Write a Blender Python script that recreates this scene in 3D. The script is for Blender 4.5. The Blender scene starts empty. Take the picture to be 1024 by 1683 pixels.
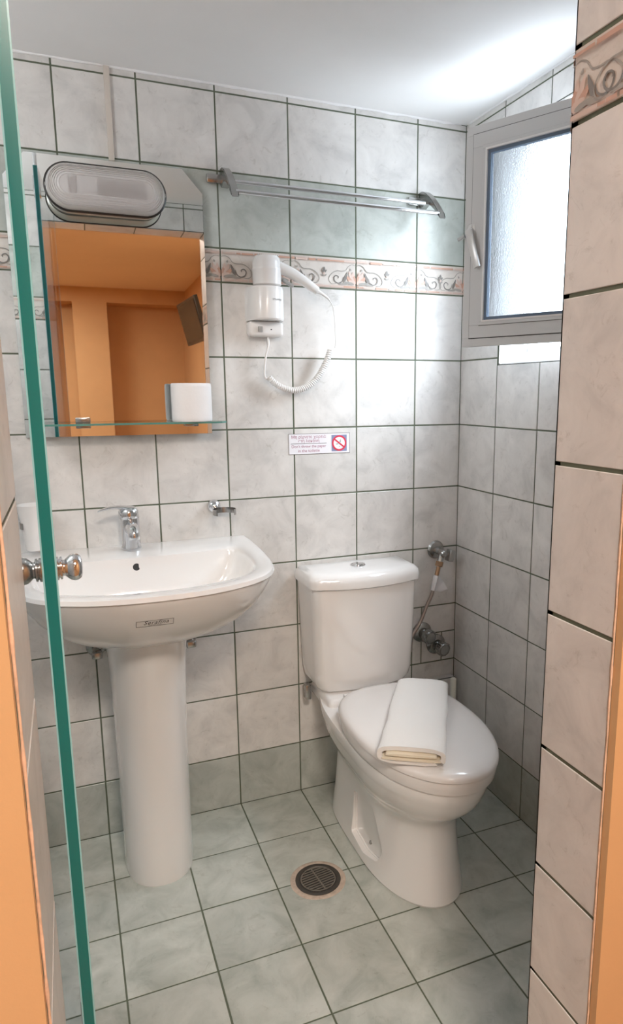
import bpy, bmesh, math, random
from mathutils import Vector, Matrix, noise
from mathutils.bvhtree import BVHTree
R = math.radians
rng = random.Random(7)
S = bpy.context.scene
COL = S.collection

# ---------------------------------------------------------------- camera
cd = bpy.data.cameras.new('camera')
cam = bpy.data.objects.new('camera', cd); COL.objects.link(cam)
cam.location = (-1.19196, -1.97202, 1.27795)
cam.rotation_euler = (1.38518, 0.0038, -0.39443)
cd.sensor_fit = 'HORIZONTAL'; cd.sensor_width = 36.0
cd.lens = 1131.7 * 36 / 1024
cd.shift_x = -(583.4 - 512) / 1024
cd.shift_y = (859.3 - 841.5) / 1024
cd.clip_start = 0.02
S.camera = cam

# ---------------------------------------------------------------- world, lights, exposure
S.view_settings.view_transform = 'Standard'
S.view_settings.look = 'None'
S.view_settings.gamma = 1
S.view_settings.exposure = 0.17
S.cycles.use_denoising = True
S.cycles.max_bounces = 12
S.cycles.diffuse_bounces = 8
S.cycles.glossy_bounces = 6
S.cycles.transmission_bounces = 10
S.cycles.transparent_max_bounces = 10
S.cycles.sample_clamp_indirect = 6
S.cycles.caustics_reflective = False
W = bpy.data.worlds.new('world'); S.world = W; W.use_nodes = True
bg = W.node_tree.nodes['Background']
bg.inputs['Color'].default_value = (0.80, 0.90, 1.0, 1)
_t = W.node_tree; _g = _t.nodes.new('ShaderNodeTexCoord'); _s = _t.nodes.new('ShaderNodeSeparateXYZ')
_m = _t.nodes.new('ShaderNodeMapRange'); _m.inputs[1].default_value = -0.15; _m.inputs[2].default_value = 0.45
_m.inputs[3].default_value = 9.0; _m.inputs[4].default_value = 27.0      # darker ground below, bright overcast sky above
_t.links.new(_g.outputs['Generated'], _s.inputs[0]); _t.links.new(_s.outputs[2], _m.inputs[0]); _t.links.new(_m.outputs[0], bg.inputs['Strength'])

def area(name, loc, aim, size, energy, color, size_y=None, portal=False, spread=None):
    l = bpy.data.lights.new(name, 'AREA'); l.energy = energy; l.color = color
    l.size = size
    if size_y: l.shape = 'RECTANGLE'; l.size_y = size_y
    if spread: l.spread = spread
    o = bpy.data.objects.new(name, l); COL.objects.link(o); o.location = loc
    o.rotation_euler = (Vector(aim) - Vector(loc)).to_track_quat('-Z', 'Y').to_euler()
    if portal: l.cycles.is_portal = True
    return o
area('daylight_portal', (0.125, -0.46, 1.69), (-1, -0.46, 1.69), 0.56, 1, (1, 1, 1), 0.70, portal=True)
area('bedroom_ceiling_light', (-1.0, -2.58, 2.32), (-1.0, -2.58, 0), 0.40, 44, (1.0, 0.88, 0.77))
area('bedroom_far_light', (-2.0, -4.6, 2.32), (-2.0, -4.6, 0), 0.9, 42, (1.0, 0.91, 0.81))
sl_ = bpy.data.lights.new('shower_fill_light', 'POINT'); sl_.energy = 9; sl_.shadow_soft_size = 0.10; sl_.color = (0.95, 0.97, 1.0)  # added fill, no real lamp here; evens out the ceiling and upper wall
so_ = bpy.data.objects.new('shower_fill_light', sl_); COL.objects.link(so_); so_.location = (-1.72, -0.75, 1.86)

# ---------------------------------------------------------------- materials
MATS = {}
def mat(name, color=(0.8, 0.8, 0.8), rough=0.5, metal=0.0, **kw):
    if name in MATS: return MATS[name]
    m = bpy.data.materials.new(name); m.use_nodes = True
    b = m.node_tree.nodes['Principled BSDF']
    b.inputs['Base Color'].default_value = (*color, 1)
    b.inputs['Roughness'].default_value = rough
    b.inputs['Metallic'].default_value = metal
    for k, v in kw.items():
        b.inputs[k.replace('_', ' ')].default_value = v
    MATS[name] = m
    return m

def nz(m, scale, detail=4, rough=0.6, vec=None, dist=0.0):
    t = m.node_tree; n = t.nodes.new('ShaderNodeTexNoise')
    n.inputs['Scale'].default_value = scale; n.inputs['Detail'].default_value = detail
    n.inputs['Roughness'].default_value = rough; n.inputs['Distortion'].default_value = dist
    if vec is not None: t.links.new(vec, n.inputs['Vector'])
    return n
def coords(m):
    return m.node_tree.nodes.new('ShaderNodeTexCoord').outputs['Object']
def ramp(m, fac, stops):
    t = m.node_tree; r = t.nodes.new('ShaderNodeValToRGB')
    e = r.color_ramp.elements
    while len(e) < len(stops): e.new(0.5)
    for i, (p, c) in enumerate(stops):
        e[i].position = p; e[i].color = (*c, 1)
    t.links.new(fac, r.inputs['Fac']); return r.outputs['Color']
def bump(m, fac, strength, dist=0.001):
    t = m.node_tree; b = t.nodes.new('ShaderNodeBump')
    b.inputs['Strength'].default_value = strength; b.inputs['Distance'].default_value = dist
    t.links.new(fac, b.inputs['Height'])
    t.links.new(b.outputs['Normal'], t.nodes['Principled BSDF'].inputs['Normal'])

def tile_mat(name, light, mid, dark, rough=0.28):
    m = mat(name, mid, rough); t = m.node_tree; L = t.links
    co = coords(m)
    at = t.nodes.new('ShaderNodeAttribute'); at.attribute_name = 'tile_id'
    mul = t.nodes.new('ShaderNodeVectorMath'); mul.operation = 'SCALE'; mul.inputs[3].default_value = 31.0
    L.new(at.outputs['Vector'], mul.inputs[0])
    add = t.nodes.new('ShaderNodeVectorMath'); add.operation = 'ADD'
    L.new(co, add.inputs[0]); L.new(mul.outputs[0], add.inputs[1])
    a = nz(m, 11, 6, 0.62, add.outputs[0], 0.6)
    c1 = ramp(m, a.outputs['Fac'], [(0.30, dark), (0.50, mid), (0.68, light)])
    v = nz(m, 26, 8, 0.75, add.outputs[0], 1.6)       # faint darker veins and flecks
    vr = ramp(m, v.outputs['Fac'], [(0.33, (0.80, 0.79, 0.77)), (0.43, (1, 1, 1)), (1.0, (1, 1, 1))])
    mx = t.nodes.new('ShaderNodeMix'); mx.data_type = 'RGBA'; mx.blend_type = 'MULTIPLY'; mx.inputs[0].default_value = 0.8
    L.new(c1, mx.inputs[6]); L.new(vr, mx.inputs[7])
    sep = t.nodes.new('ShaderNodeSeparateXYZ'); L.new(at.outputs['Vector'], sep.inputs[0])
    mr = t.nodes.new('ShaderNodeMapRange'); mr.inputs[3].default_value = 0.94; mr.inputs[4].default_value = 1.05
    L.new(sep.outputs[0], mr.inputs[0])
    hsv = t.nodes.new('ShaderNodeHueSaturation'); L.new(mr.outputs[0], hsv.inputs['Value'])
    L.new(mx.outputs[2], hsv.inputs['Color'])
    L.new(hsv.outputs[0], t.nodes['Principled BSDF'].inputs['Base Color'])
    w = nz(m, 35, 3, 0.5, co)
    bump(m, w.outputs['Fac'], 0.25, 0.0012)
    return m
M_CREAM = tile_mat('tile_cream', (0.75, 0.735, 0.715), (0.68, 0.665, 0.645), (0.56, 0.55, 0.535))
M_GREEN = tile_mat('tile_green_grey', (0.53, 0.56, 0.525), (0.46, 0.49, 0.455), (0.36, 0.385, 0.355))
M_FLOOR = tile_mat('tile_floor', (0.56, 0.585, 0.54), (0.475, 0.505, 0.46), (0.36, 0.39, 0.35), 0.32)
M_DECOR = tile_mat('tile_border', (0.72, 0.67, 0.62), (0.66, 0.61, 0.56), (0.58, 0.54, 0.50), 0.25)
M_GROUT = mat('grout_dark_green', (0.115, 0.135, 0.095), 0.9)
M_PINK = mat('border_print_pink', (0.54, 0.33, 0.25), 0.35)
M_PINK2 = mat('border_print_pale_pink', (0.62, 0.48, 0.42), 0.35)
M_GREYP = mat('border_print_grey', (0.20, 0.185, 0.17), 0.35)
M_GREYP2 = mat('border_print_pale_grey', (0.33, 0.31, 0.28), 0.35)
def plaster(name, c, var=0.06, sc=3, bs=0.15):
    m = mat(name, c, 0.85)
    n = nz(m, sc, 5, 0.6, coords(m))
    lo = tuple(x * (1 - var) for x in c); hi = tuple(min(1, x * (1 + var)) for x in c)
    col = ramp(m, n.outputs['Fac'], [(0.3, lo), (0.7, hi)])
    m.node_tree.links.new(col, m.node_tree.nodes['Principled BSDF'].inputs['Base Color'])
    f = nz(m, 160, 3, 0.6, coords(m)); bump(m, f.outputs['Fac'], bs, 0.001)
    return m
M_CEIL = plaster('ceiling_white_paint', (0.86, 0.86, 0.86), 0.02)
M_ORANGE = plaster('orange_wall_paint', (0.60, 0.375, 0.19), 0.04)
M_ORCEIL = plaster('bedroom_ceiling_paint', (0.84, 0.70, 0.54), 0.02)
M_PLASTER = plaster('rough_plaster_edge', (0.72, 0.50, 0.36), 0.25, 60, 0.6)
M_WHITE = mat('white_paint', (0.85, 0.85, 0.84), 0.5)
M_CERAMIC = mat('white_ceramic', (0.83, 0.82, 0.81), 0.10, 0, Coat_Weight=0.5, Coat_Roughness=0.04)
M_SEAT = mat('white_seat_plastic', (0.82, 0.80, 0.785), 0.16)
M_CHROME = mat('chrome', (0.72, 0.73, 0.75), 0.10, 1.0)
M_DCHROME = mat('worn_chrome', (0.42, 0.42, 0.41), 0.22, 1.0)
M_STEEL = mat('brushed_steel', (0.45, 0.45, 0.44), 0.35, 1.0)
M_BRASS = mat('brass_nut', (0.42, 0.27, 0.17), 0.35, 1.0)
M_ALU = mat('grey_aluminium_frame', (0.64, 0.64, 0.64), 0.42, 0.1)
M_HANDLE = mat('pale_handle_metal', (0.74, 0.73, 0.72), 0.3, 0.4)
M_ALUW = mat('white_window_frame', (0.86, 0.84, 0.83), 0.4)
M_DARK = mat('dark_gap', (0.03, 0.03, 0.03), 0.7)
M_GASKET = mat('blue_grey_glazing_gasket', (0.13, 0.18, 0.25), 0.6)
M_PLWHITE = mat('white_plastic', (0.80, 0.79, 0.78), 0.22)
M_CREAMPL = mat('cream_lamp_housing', (0.78, 0.76, 0.66), 0.3)
M_PLGREY = mat('grey_plastic', (0.35, 0.35, 0.34), 0.4)
M_BLACK = mat('black_plastic', (0.02, 0.018, 0.016), 0.3)
M_SCREEN = mat('dark_screen', (0.015, 0.013, 0.012), 0.15, 0, IOR=1.25)
M_PAPER = plaster('tissue_paper', (0.86, 0.85, 0.85), 0.01, 40, 0.4)
M_CARD = mat('cardboard_core', (0.42, 0.34, 0.30), 0.9)
M_TOWEL = mat('white_terry', (0.86, 0.85, 0.83), 0.95, 0, Sheen_Weight=0.4)
_f = nz(M_TOWEL, 700, 2, 0.6, coords(M_TOWEL)); bump(M_TOWEL, _f.outputs['Fac'], 0.55, 0.0015)
M_TOWELC = mat('cream_terry_folds', (0.86, 0.78, 0.62), 0.95, 0, Sheen_Weight=0.4)
_f = nz(M_TOWELC, 700, 2, 0.6, coords(M_TOWELC)); bump(M_TOWELC, _f.outputs['Fac'], 0.7, 0.0015)
M_MIRROR = mat('mirror_silver', (0.90, 0.925, 0.91), 0.015, 1.0)
M_MIRBEV = mat('mirror_back_edge', (0.30, 0.36, 0.34), 0.3)
M_IRON = mat('dark_cast_grate', (0.10, 0.09, 0.08), 0.45, 0.7)
M_MORTAR = plaster('mortar_ring', (0.52, 0.42, 0.34), 0.2, 60, 0.5)
M_WOOD = plaster('bedroom_floor_wood', (0.30, 0.18, 0.09), 0.2, 8, 0.1)
M_STWHITE = mat('sticker_white', (0.80, 0.79, 0.83), 0.4)
M_STRED = mat('sticker_red', (0.68, 0.04, 0.08), 0.4)
M_STBLUE = mat('sticker_blue_grey', (0.24, 0.27, 0.42), 0.4)
M_STTXT = mat('sticker_text_maroon', (0.34, 0.09, 0.17), 0.5)
M_INK = mat('printed_dark_ink', (0.05, 0.045, 0.04), 0.5)
M_LABEL = mat('basin_label_film', (0.78, 0.77, 0.76), 0.15)

def glass(name, color, rough=0.0, ior=1.5, density=0.0, absorb=None):
    m = bpy.data.materials.new(name); m.use_nodes = True
    b = m.node_tree.nodes['Principled BSDF']
    b.inputs['Base Color'].default_value = (*color, 1)
    b.inputs['Roughness'].default_value = rough
    b.inputs['IOR'].default_value = ior
    b.inputs['Transmission Weight'].default_value = 1
    if density:
        t = m.node_tree; v = t.nodes.new('ShaderNodeVolumeAbsorption')
        v.inputs['Color'].default_value = (*absorb, 1); v.inputs['Density'].default_value = density
        t.links.new(v.outputs[0], t.nodes['Material Output'].inputs['Volume'])
    MATS[name] = m
    return m
M_GLASS = glass('clear_glass', (0.99, 1.0, 0.995))
M_SHELF = glass('green_shelf_glass', (0.92, 0.99, 0.96), 0.0, 1.5)
M_GEDGE = mat('teal_glass_edge', (0.0, 0.155, 0.155), 0.25, 0, Coat_Weight=0.3, Coat_Roughness=0.05)
M_GARRIS = mat('pale_glass_arris', (0.26, 0.52, 0.56), 0.2)
M_SEDGE = mat('shelf_glass_edge', (0.10, 0.26, 0.22), 0.15)
M_FROST = glass('frosted_window_glass', (0.40, 0.42, 0.44), 0.15)
_n = nz(M_FROST, 260, 3, 0.6, coords(M_FROST), 0.4); bump(M_FROST, _n.outputs['Fac'], 0.7, 0.002)
M_LENS = glass('ribbed_lamp_cover', (0.90, 0.87, 0.86), 0.12, 1.3); M_LENS.node_tree.nodes['Principled BSDF'].inputs['Transmission Weight'].default_value = 0.55

# ---------------------------------------------------------------- mesh helpers
def tag(o, label=None, cat=None, group=None, kind=None):
    if label: o['label'] = label
    if cat: o['category'] = cat
    if group: o['group'] = group
    if kind: o['kind'] = kind
    return o
def link(name, bm, mats, parent=None, smooth=None):
    bmesh.ops.recalc_face_normals(bm, faces=bm.faces) if smooth != 'keep' else None
    me = bpy.data.meshes.new(name); bm.to_mesh(me); bm.free()
    for m in (mats if isinstance(mats, (list, tuple)) else [mats]): me.materials.append(m)
    if smooth:
        me.shade_smooth() if smooth is True else None
        if isinstance(smooth, (int, float)) and smooth is not True:
            me.shade_smooth(); me.set_sharp_from_angle(angle=R(smooth))
    o = bpy.data.objects.new(name, me); COL.objects.link(o)
    if parent: o.parent = parent
    if parent:
        pw = parent_world(parent)
        me.transform(pw.inverted())
    return o
def parent_world(p):
    m = p.matrix_basis.copy()
    m = Matrix.LocRotScale(p.location, p.rotation_euler, p.scale)
    if p.parent: m = parent_world(p.parent) @ m
    return m
def empty(name, loc, label=None, cat=None, group=None, kind=None):
    o = bpy.data.objects.new(name, None); COL.objects.link(o); o.location = loc
    o.empty_display_size = 0.05
    return tag(o, label, cat, group, kind)
def box(bm, lo, hi, mi=0, rot=None, bev=0.0, seg=2):
    lo, hi = Vector(lo), Vector(hi); c = (lo + hi) / 2; s = hi - lo
    M = Matrix.Translation(c) @ (rot.to_4x4() if rot is not None else Matrix()) @ Matrix.Diagonal((s.x, s.y, s.z, 1))
    before = set(bm.faces)
    r = bmesh.ops.create_cube(bm, size=1, matrix=M)
    if bev:
        es = {e for v in r['verts'] for e in v.link_edges}
        bmesh.ops.bevel(bm, geom=list(es), offset=bev, segments=seg, affect='EDGES', profile=0.5)
    for f in bm.faces:
        if f not in before: f.material_index = mi
def loft(bm, rings, cap0=True, cap1=True, mi=0, closed=True):
    vs = [[bm.verts.new(p) for p in r] for r in rings]
    n = len(rings[0]); fs = []
    for a, b in zip(vs[:-1], vs[1:]):
        for i in range(n if closed else n - 1):
            j = (i + 1) % n
            fs.append(bm.faces.new((a[i], a[j], b[j], b[i])))
    if cap0: fs.append(bm.faces.new(list(reversed(vs[0]))))
    if cap1: fs.append(bm.faces.new(vs[-1]))
    for f in fs: f.material_index = mi
    return vs
def frame(axis):
    w = Vector(axis).normalized()
    u = w.orthogonal().normalized() if abs(w.z) > 0.9 else w.cross(Vector((0, 0, 1))).normalized()
    return u, w.cross(u), w
def lathe(bm, prof, origin, axis=(0, 0, 1), n=28, mi=0, caps=True):
    u, v, w = frame(axis); o = Vector(origin)
    rings = [[o + w * h + (u * math.cos(2 * math.pi * k / n) + v * math.sin(2 * math.pi * k / n)) * max(r, 1e-5) for k in range(n)] for r, h in prof]
    loft(bm, rings, caps, caps, mi)
def tube(bm, pts, r, n=10, mi=0, cap=True):
    pts = [Vector(p) for p in pts]; rings = []
    prev = None
    for i, p in enumerate(pts):
        t = (pts[min(i + 1, len(pts) - 1)] - pts[max(i - 1, 0)]).normalized()
        if prev is None: u = t.orthogonal().normalized()
        else:
            u = prev - t * prev.dot(t)
            u = u.normalized() if u.length > 1e-6 else t.orthogonal().normalized()
        prev = u; v = t.cross(u)
        rr = r[i] if isinstance(r, (list, tuple)) else r
        rings.append([p + (u * math.cos(2 * math.pi * k / n) + v * math.sin(2 * math.pi * k / n)) * rr for k in range(n)])
    loft(bm, rings, cap, cap, mi)
def catmull(P, n=12):
    P = [Vector(p) for p in P]; out = []
    for i in range(len(P) - 1):
        a, b, c, d = P[max(i - 1, 0)], P[i], P[i + 1], P[min(i + 2, len(P) - 1)]
        for k in range(n):
            t = k / n
            out.append(0.5 * ((2 * b) + (c - a) * t + (2 * a - 5 * b + 4 * c - d) * t * t + (3 * b - a - 3 * c + d) * t ** 3))
    out.append(P[-1]); return out
def sgn(a, p): return math.copysign(abs(a) ** p, a)
def egg(cx, ym, hw, yf, yb, z, n=64, pf=2.0, pb=3.0):
    out = []
    for k in range(n):
        t = 2 * math.pi * k / n; c, s = math.cos(t), math.sin(t)
        pw = pf if c < 0 else pb
        y = (ym - yf if c < 0 else yb - ym) * sgn(c, 2 / pw)
        out.append(Vector((cx + hw * sgn(s, 2 / pw), ym + y, z)))
    return out
def text_mesh(body, size, shear=0.0, extr=0.0002, space=1.0, align='CENTER'):
    c = bpy.data.curves.new('text', 'FONT'); c.body = body; c.size = size; c.shear = shear
    c.extrude = extr; c.align_x = align; c.align_y = 'CENTER'; c.space_character = space; c.resolution_u = 3
    o = bpy.data.objects.new('text', c); COL.objects.link(o)
    dg = bpy.context.evaluated_depsgraph_get()
    me = bpy.data.meshes.new_from_object(o.evaluated_get(dg))
    bpy.data.objects.remove(o); bpy.data.curves.remove(c)
    bm = bmesh.new(); bm.from_mesh(me); bpy.data.meshes.remove(me)
    return bm
def merge(dst, src, M, mi):
    src.transform(M); vm = {v: dst.verts.new(v.co) for v in src.verts}
    for f in src.faces:
        try: g = dst.faces.new([vm[v] for v in f.verts]); g.material_index = mi
        except ValueError: pass
    src.free()
WALLM = lambda x, y, z: Matrix.Translation((x, y, z)) @ Matrix.Rotation(R(90), 4, 'X')     # text lying in XZ, facing -Y

# ---------------------------------------------------------------- tiled surfaces
def cut(rects, hole):
    out = []
    a, b, c, d = hole
    for (u0, v0, u1, v1, k) in rects:
        if u1 <= a or u0 >= c or v1 <= b or v0 >= d: out.append((u0, v0, u1, v1, k)); continue
        if v0 < b: out.append((u0, v0, u1, b, k))
        if v1 > d: out.append((u0, d, u1, v1, k))
        m0, m1 = max(v0, b), min(v1, d)
        if u0 < a: out.append((u0, m0, a, m1, k))
        if u1 > c: out.append((c, m0, u1, m1, k))
    return out
# border print of one half tile: s from the joint to the middle of the tile, t upwards (metres)
ARCH = [(0, .066), (.012, .069), (.024, .064), (.033, .053), (.045, .050), (.060, .050), (.074, .044), (.084, .033), (.085, .022), (.077, .014), (.064, .014)]
CURL = [(.040, .034), (.044, .022), (.055, .016), (.066, .020), (.070, .030), (.064, .037), (.056, .034), (.057, .029)]
def border(bm, P, u0, u1, v0, h, lid, mirror_from_centre=False):
    """prints the scroll ornament on the tile face; P(u,v,d) gives the point"""
    cell = u1 - u0
    lift = [0.0015]
    def quad(pts, mi, step=.00001):
        lift[0] += step
        f = bm.faces.new([bm.verts.new(P(u, v, lift[0])) for u, v in pts]); f.material_index = mi
    def clipu(u): return min(max(u, u0 + .001), u1 - .001)
    def ribbon(path, w, mi, fx, taper=True):
        pts = catmull([(a, b, 0) for a, b in path], 5)
        n = len(pts)
        L, Rr = [], []
        for i, p in enumerate(pts):
            t = (pts[min(i + 1, n - 1)] - pts[max(i - 1, 0)]).normalized()
            ww = w * (0.45 + 0.55 * math.sin(math.pi * min(1, (i + 1) / n))) if taper else w
            L.append((fx(p.x - t.y * ww), v0 + (p.y + t.x * ww) * h / .088)); Rr.append((fx(p.x + t.y * ww), v0 + (p.y - t.x * ww) * h / .088))
        for i in range(n - 1):
            q = [L[i], L[i + 1], Rr[i + 1], Rr[i]]
            if max(a for a, b in q) < u0 + .001 or min(a for a, b in q) > u1 - .001: continue
            try: quad([(clipu(a), b) for a, b in q], mi)
            except ValueError: pass
    def petal(cx, cy, a, b, ang, mi, fx):
        pts = []
        for k in range(12):
            t = 2 * math.pi * k / 12
            x = 1.2 * a * math.cos(t); y = 1.3 * b * math.sin(t) * (1 - 0.45 * math.cos(t))
            pts.append((fx(cx + x * math.cos(ang) - y * math.sin(ang)), v0 + (cy + x * math.sin(ang) + y * math.cos(ang)) * h / .088))
        if max(a for a, b in pts) < u0 + .001 or min(a for a, b in pts) > u1 - .001: return
        quad([(clipu(a), b) for a, b in pts], mi, .00003)
    for side in (0, 1):
        fx = (lambda s: u0 + s) if side == 0 else (lambda s: u1 - s)
        if side == 1 and cell < 0.12: continue
        ribbon(ARCH, .0013, 8, fx); ribbon(CURL, .0017, 7, fx)
        for (cx, cy, a, b, ang, mi) in [(.007, .030, .014, .005, 1.35, 5), (.016, .034, .015, .0042, 1.15, 6), (.022, .028, .013, .004, .75, 5),
                                        (.013, .020, .010, .005, .35, 6), (.010, .043, .006, .003, 1.6, 6),
                                        (.033, .034, .013, .0030, 1.95, 7), (.024, .0175, .015, .0028, .15, 8), (.042, .0145, .012, .0022, -.1, 8),
                                        (.018, .055, .003, .002, 1.2, 8)]:
            petal(cx, cy, a, b, ang, mi, fx)
    if cell > .15:
        c = (u0 + u1) / 2 - u0
        for (dx, cy, a, b, ang, mi) in [(0, .052, .006, .0028, 1.57, 7), (-.004, .047, .005, .002, 2.4, 7), (.004, .047, .005, .002, .74, 7), (0, .040, .005, .002, 1.57, 6), (-.004, .036, .004, .0016, 2.6, 8), (.004, .036, .004, .0016, .5, 8)]:
            petal(c + dx, cy, a, b, ang, mi, lambda s: u0 + s)
    for (t0, t1) in ((.0745, .0795), (.0045, .0090)):       # worn pink bands along both edges
        x = u0 + .002
        while x < u1 - .006:
            l = rng.uniform(.012, .045); e = min(x + l, u1 - .002)
            j = rng.uniform(-.0006, .0006)
            quad([(x, v0 + (t0 + j) * h / .088), (e, v0 + (t0 + j) * h / .088), (e, v0 + (t1 - j) * h / .088), (x, v0 + (t1 - j) * h / .088)], 6 if rng.random() < .6 else 5)
            x = e + rng.uniform(0, .006)
    for t0 in (.0725, .0815, .0110, .0028):
        quad([(u0 + .001, v0 + t0 * h / .088), (u1 - .001, v0 + t0 * h / .088), (u1 - .001, v0 + (t0 + .0005) * h / .088), (u0 + .001, v0 + (t0 + .0005) * h / .088)], 6)
TILEMATS = [M_GROUT, M_CREAM, M_GREEN, M_FLOOR, M_DECOR, M_PINK, M_PINK2, M_GREYP, M_GREYP2]
def tiled(bm, o, U, V, N, us, vs, kind, holes=(), thick=0.06, gap=0.0042, split=(), back=True, prints=True):
    """tiles between the joint lines us and vs on the plane o + u U + v V, facing N"""
    o, U, V, N = Vector(o), Vector(U), Vector(V), Vector(N)
    idl = bm.faces.layers.float_vector.get('tile_id') or bm.faces.layers.float_vector.new('tile_id')
    P = lambda u, v, d=0.0: o + U * u + V * v + N * d
    rects = [(us[i], vs[j], us[i + 1], vs[j + 1], kind(j)) for i in range(len(us) - 1) for j in range(len(vs) - 1)]
    for (a, b, c, d, ul, vl) in split:                      # an area tiled with its own joint lines
        k = kind(0) if False else 1
        rects = cut(rects, (a, b, c, d))
        uu = [a] + ul + [c]; vv = [b] + vl + [d]
        rects += [(uu[i], vv[j], uu[i + 1], vv[j + 1], k) for i in range(len(uu) - 1) for j in range(len(vv) - 1)]
    for h in holes: rects = cut(rects, h)
    if back:
        br = [(us[0], vs[0], us[-1], vs[-1], 0)]
        for h in holes: br = cut(br, h)
        for (a, b, c, d, k) in br:
            q = [P(x, y, z) for z in (0, -thick) for x, y in ((a, b), (c, b), (c, d), (a, d))]
            v = [bm.verts.new(x) for x in q]
            for f in ((0, 1, 2, 3), (7, 6, 5, 4), (0, 4, 5, 1), (1, 5, 6, 2), (2, 6, 7, 3), (3, 7, 4, 0)):
                bm.faces.new([v[i] for i in f]).material_index = 0
    g = gap / 2
    for (a, b, c, d, k) in rects:
        if c - a < 2.5 * gap or d - b < 2.5 * gap: continue
        jj = [rng.uniform(-.0003, .0003) for _ in range(4)]
        a2, b2, c2, d2 = a + g + jj[0], b + g + jj[1], c - g + jj[2], d - g + jj[3]
        base = [P(x, y, -0.001) for x, y in ((a2, b2), (c2, b2), (c2, d2), (a2, d2))]
        m = .0009
        mid = [P(x, y, .0006) for x, y in ((a2, b2), (c2, b2), (c2, d2), (a2, d2))]
        top = [P(x, y, .0012) for x, y in ((a2 + m, b2 + m), (c2 - m, b2 + m), (c2 - m, d2 - m), (a2 + m, d2 - m))]
        vb = [bm.verts.new(x) for x in base]; vm = [bm.verts.new(x) for x in mid]; vt = [bm.verts.new(x) for x in top]
        fs = [bm.faces.new(vt)]
        for i in range(4):
            j = (i + 1) % 4
            fs.append(bm.faces.new((vb[i], vb[j], vm[j], vm[i]))); fs.append(bm.faces.new((vm[i], vm[j], vt[j], vt[i])))
        idv = Vector((rng.random(), rng.random(), rng.random()))
        for f in fs: f.material_index = k; f[idl] = idv
        if k == 4 and prints: border(bm, P, a, c, b, d - b, None)
    return P

ZR = [0.16984, 0.36915, 0.56959, 0.77173, 0.97468, 1.17728, 1.37959, 1.58007, 1.66881, 1.86435, 2.0576]
CEIL = 2.076
VS = [0] + ZR + [CEIL]
XL = [0.0, 0.16652, 0.36721, 0.56854, 0.76836, 0.96638, 1.16223, 1.361, 1.560, 1.760, 1.960, 2.05]
def rowkind(j): return 2 if j in (0, 9) else (4 if j == 8 else 1)

# back wall (plane y = 0, facing -y)
bm = bmesh.new()
tiled(bm, (0, 0, 0), (-1, 0, 0), (0, 0, 1), (0, -1, 0), XL, VS, rowkind,
      split=[(0, .36915, .131, .56959, [], [.472]), (.0, .36915, .131, .472, [.052], [])])
o = link('wall_back', bm, TILEMATS, smooth='keep'); tag(o, kind='structure')
# right wall (plane x = 0, facing -x) with the window opening
WY0, WY1, WZ0, WZ1 = 0.212, 0.72, 1.36, 1.99
YR = [0, 0.20623, 0.40749, .608, .809, 1.010, 1.211, 1.25]
bm = bmesh.new()
tiled(bm, (0, 0, 0), (0, -1, 0), (0, 0, 1), (-1, 0, 0), YR, VS, rowkind, holes=[(WY0, WZ0, WY1, WZ1)], thick=0.12)
o = link('wall_right', bm, TILEMATS, smooth='keep'); tag(o, kind='structure')
# left wall
bm = bmesh.new()
tiled(bm, (-2.05, 0, 0), (0, -1, 0), (0, 0, 1), (1, 0, 0), YR, VS, rowkind)
o = link('wall_left', bm, TILEMATS, smooth='keep'); tag(o, kind='structure')
# floor
YF = [0.0, 0.21453, 0.41575, 0.61715, 0.81794, 1.019, 1.22, 1.40]
bm = bmesh.new()
tiled(bm, (0, 0, 0), (-1, 0, 0), (0, -1, 0), (0, 0, 1), XL, YF, lambda j: 3)
o = link('floor', bm, TILEMATS, smooth='keep'); tag(o, kind='structure')
# ceiling, with a slightly uneven plaster bead along the tiles
bm = bmesh.new()
box(bm, (-2.11, -1.30, CEIL), (0.12, 0.06, CEIL + 0.06))
o = link('ceiling', bm, M_CEIL); tag(o, kind='structure')
bm = bmesh.new()
tube(bm, [(-2.0 + 0.02 * k, -.002, CEIL + .001 + .0025 * noise.noise((k * .35, 0, 0))) for k in range(100)], [.0045 + .003 * abs(noise.noise((k * .6, 3, 0))) for k in range(100)], 8)
o = link('trim_1', bm, M_CEIL, smooth=True); tag(o, kind='structure')
bm = bmesh.new()
tube(bm, [(-.002, -0.01 - .02 * k, CEIL + .001 + .0025 * noise.noise((k * .35, 9, 0))) for k in range(62)], [.004 + .003 * abs(noise.noise((k * .6, 5, 0))) for k in range(62)], 8)
o = link('trim_2', bm, M_CEIL, smooth=True); tag(o, kind='structure')

# front wall with the doorway: left pier, right pier, lintel (bathroom face y=-1.25, bedroom face y=-1.40)
FY, BY, BYL = -1.25, -1.375, -1.425
JL, JR, LZ = -1.242, -0.612, 1.966
bm = bmesh.new()
def pier(x0, x1, z0, z1):
    box(bm, (x0, BYL if x1 < -1 else BY, z0), (x1, FY - .0125, z1), 0)
XF = [0, .2, .4, .6, .8, 1.0]
pier(-2.11, JL - .012, 0, CEIL + .06); pier(JR + .012, 0.12, 0, CEIL + .06); pier(JL - .012, JR + .012, LZ + .012, CEIL + .06)
# bathroom side
tiled(bm, (JL, FY, 0), (-1, 0, 0), (0, 0, 1), (0, 1, 0), [0, .2, .4, .6, .802], VS, rowkind, thick=.012)
tiled(bm, (JR, FY, 0), (1, 0, 0), (0, 0, 1), (0, 1, 0), [0, .2, .4, .606], VS, rowkind, thick=.012)
tiled(bm, (JL, FY, LZ), (1, 0, 0), (0, 0, 1), (0, 1, 0), [0, .145, .345, .545, JR - JL], [0, .0916, CEIL - LZ], lambda j: 1, thick=.012)
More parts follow.
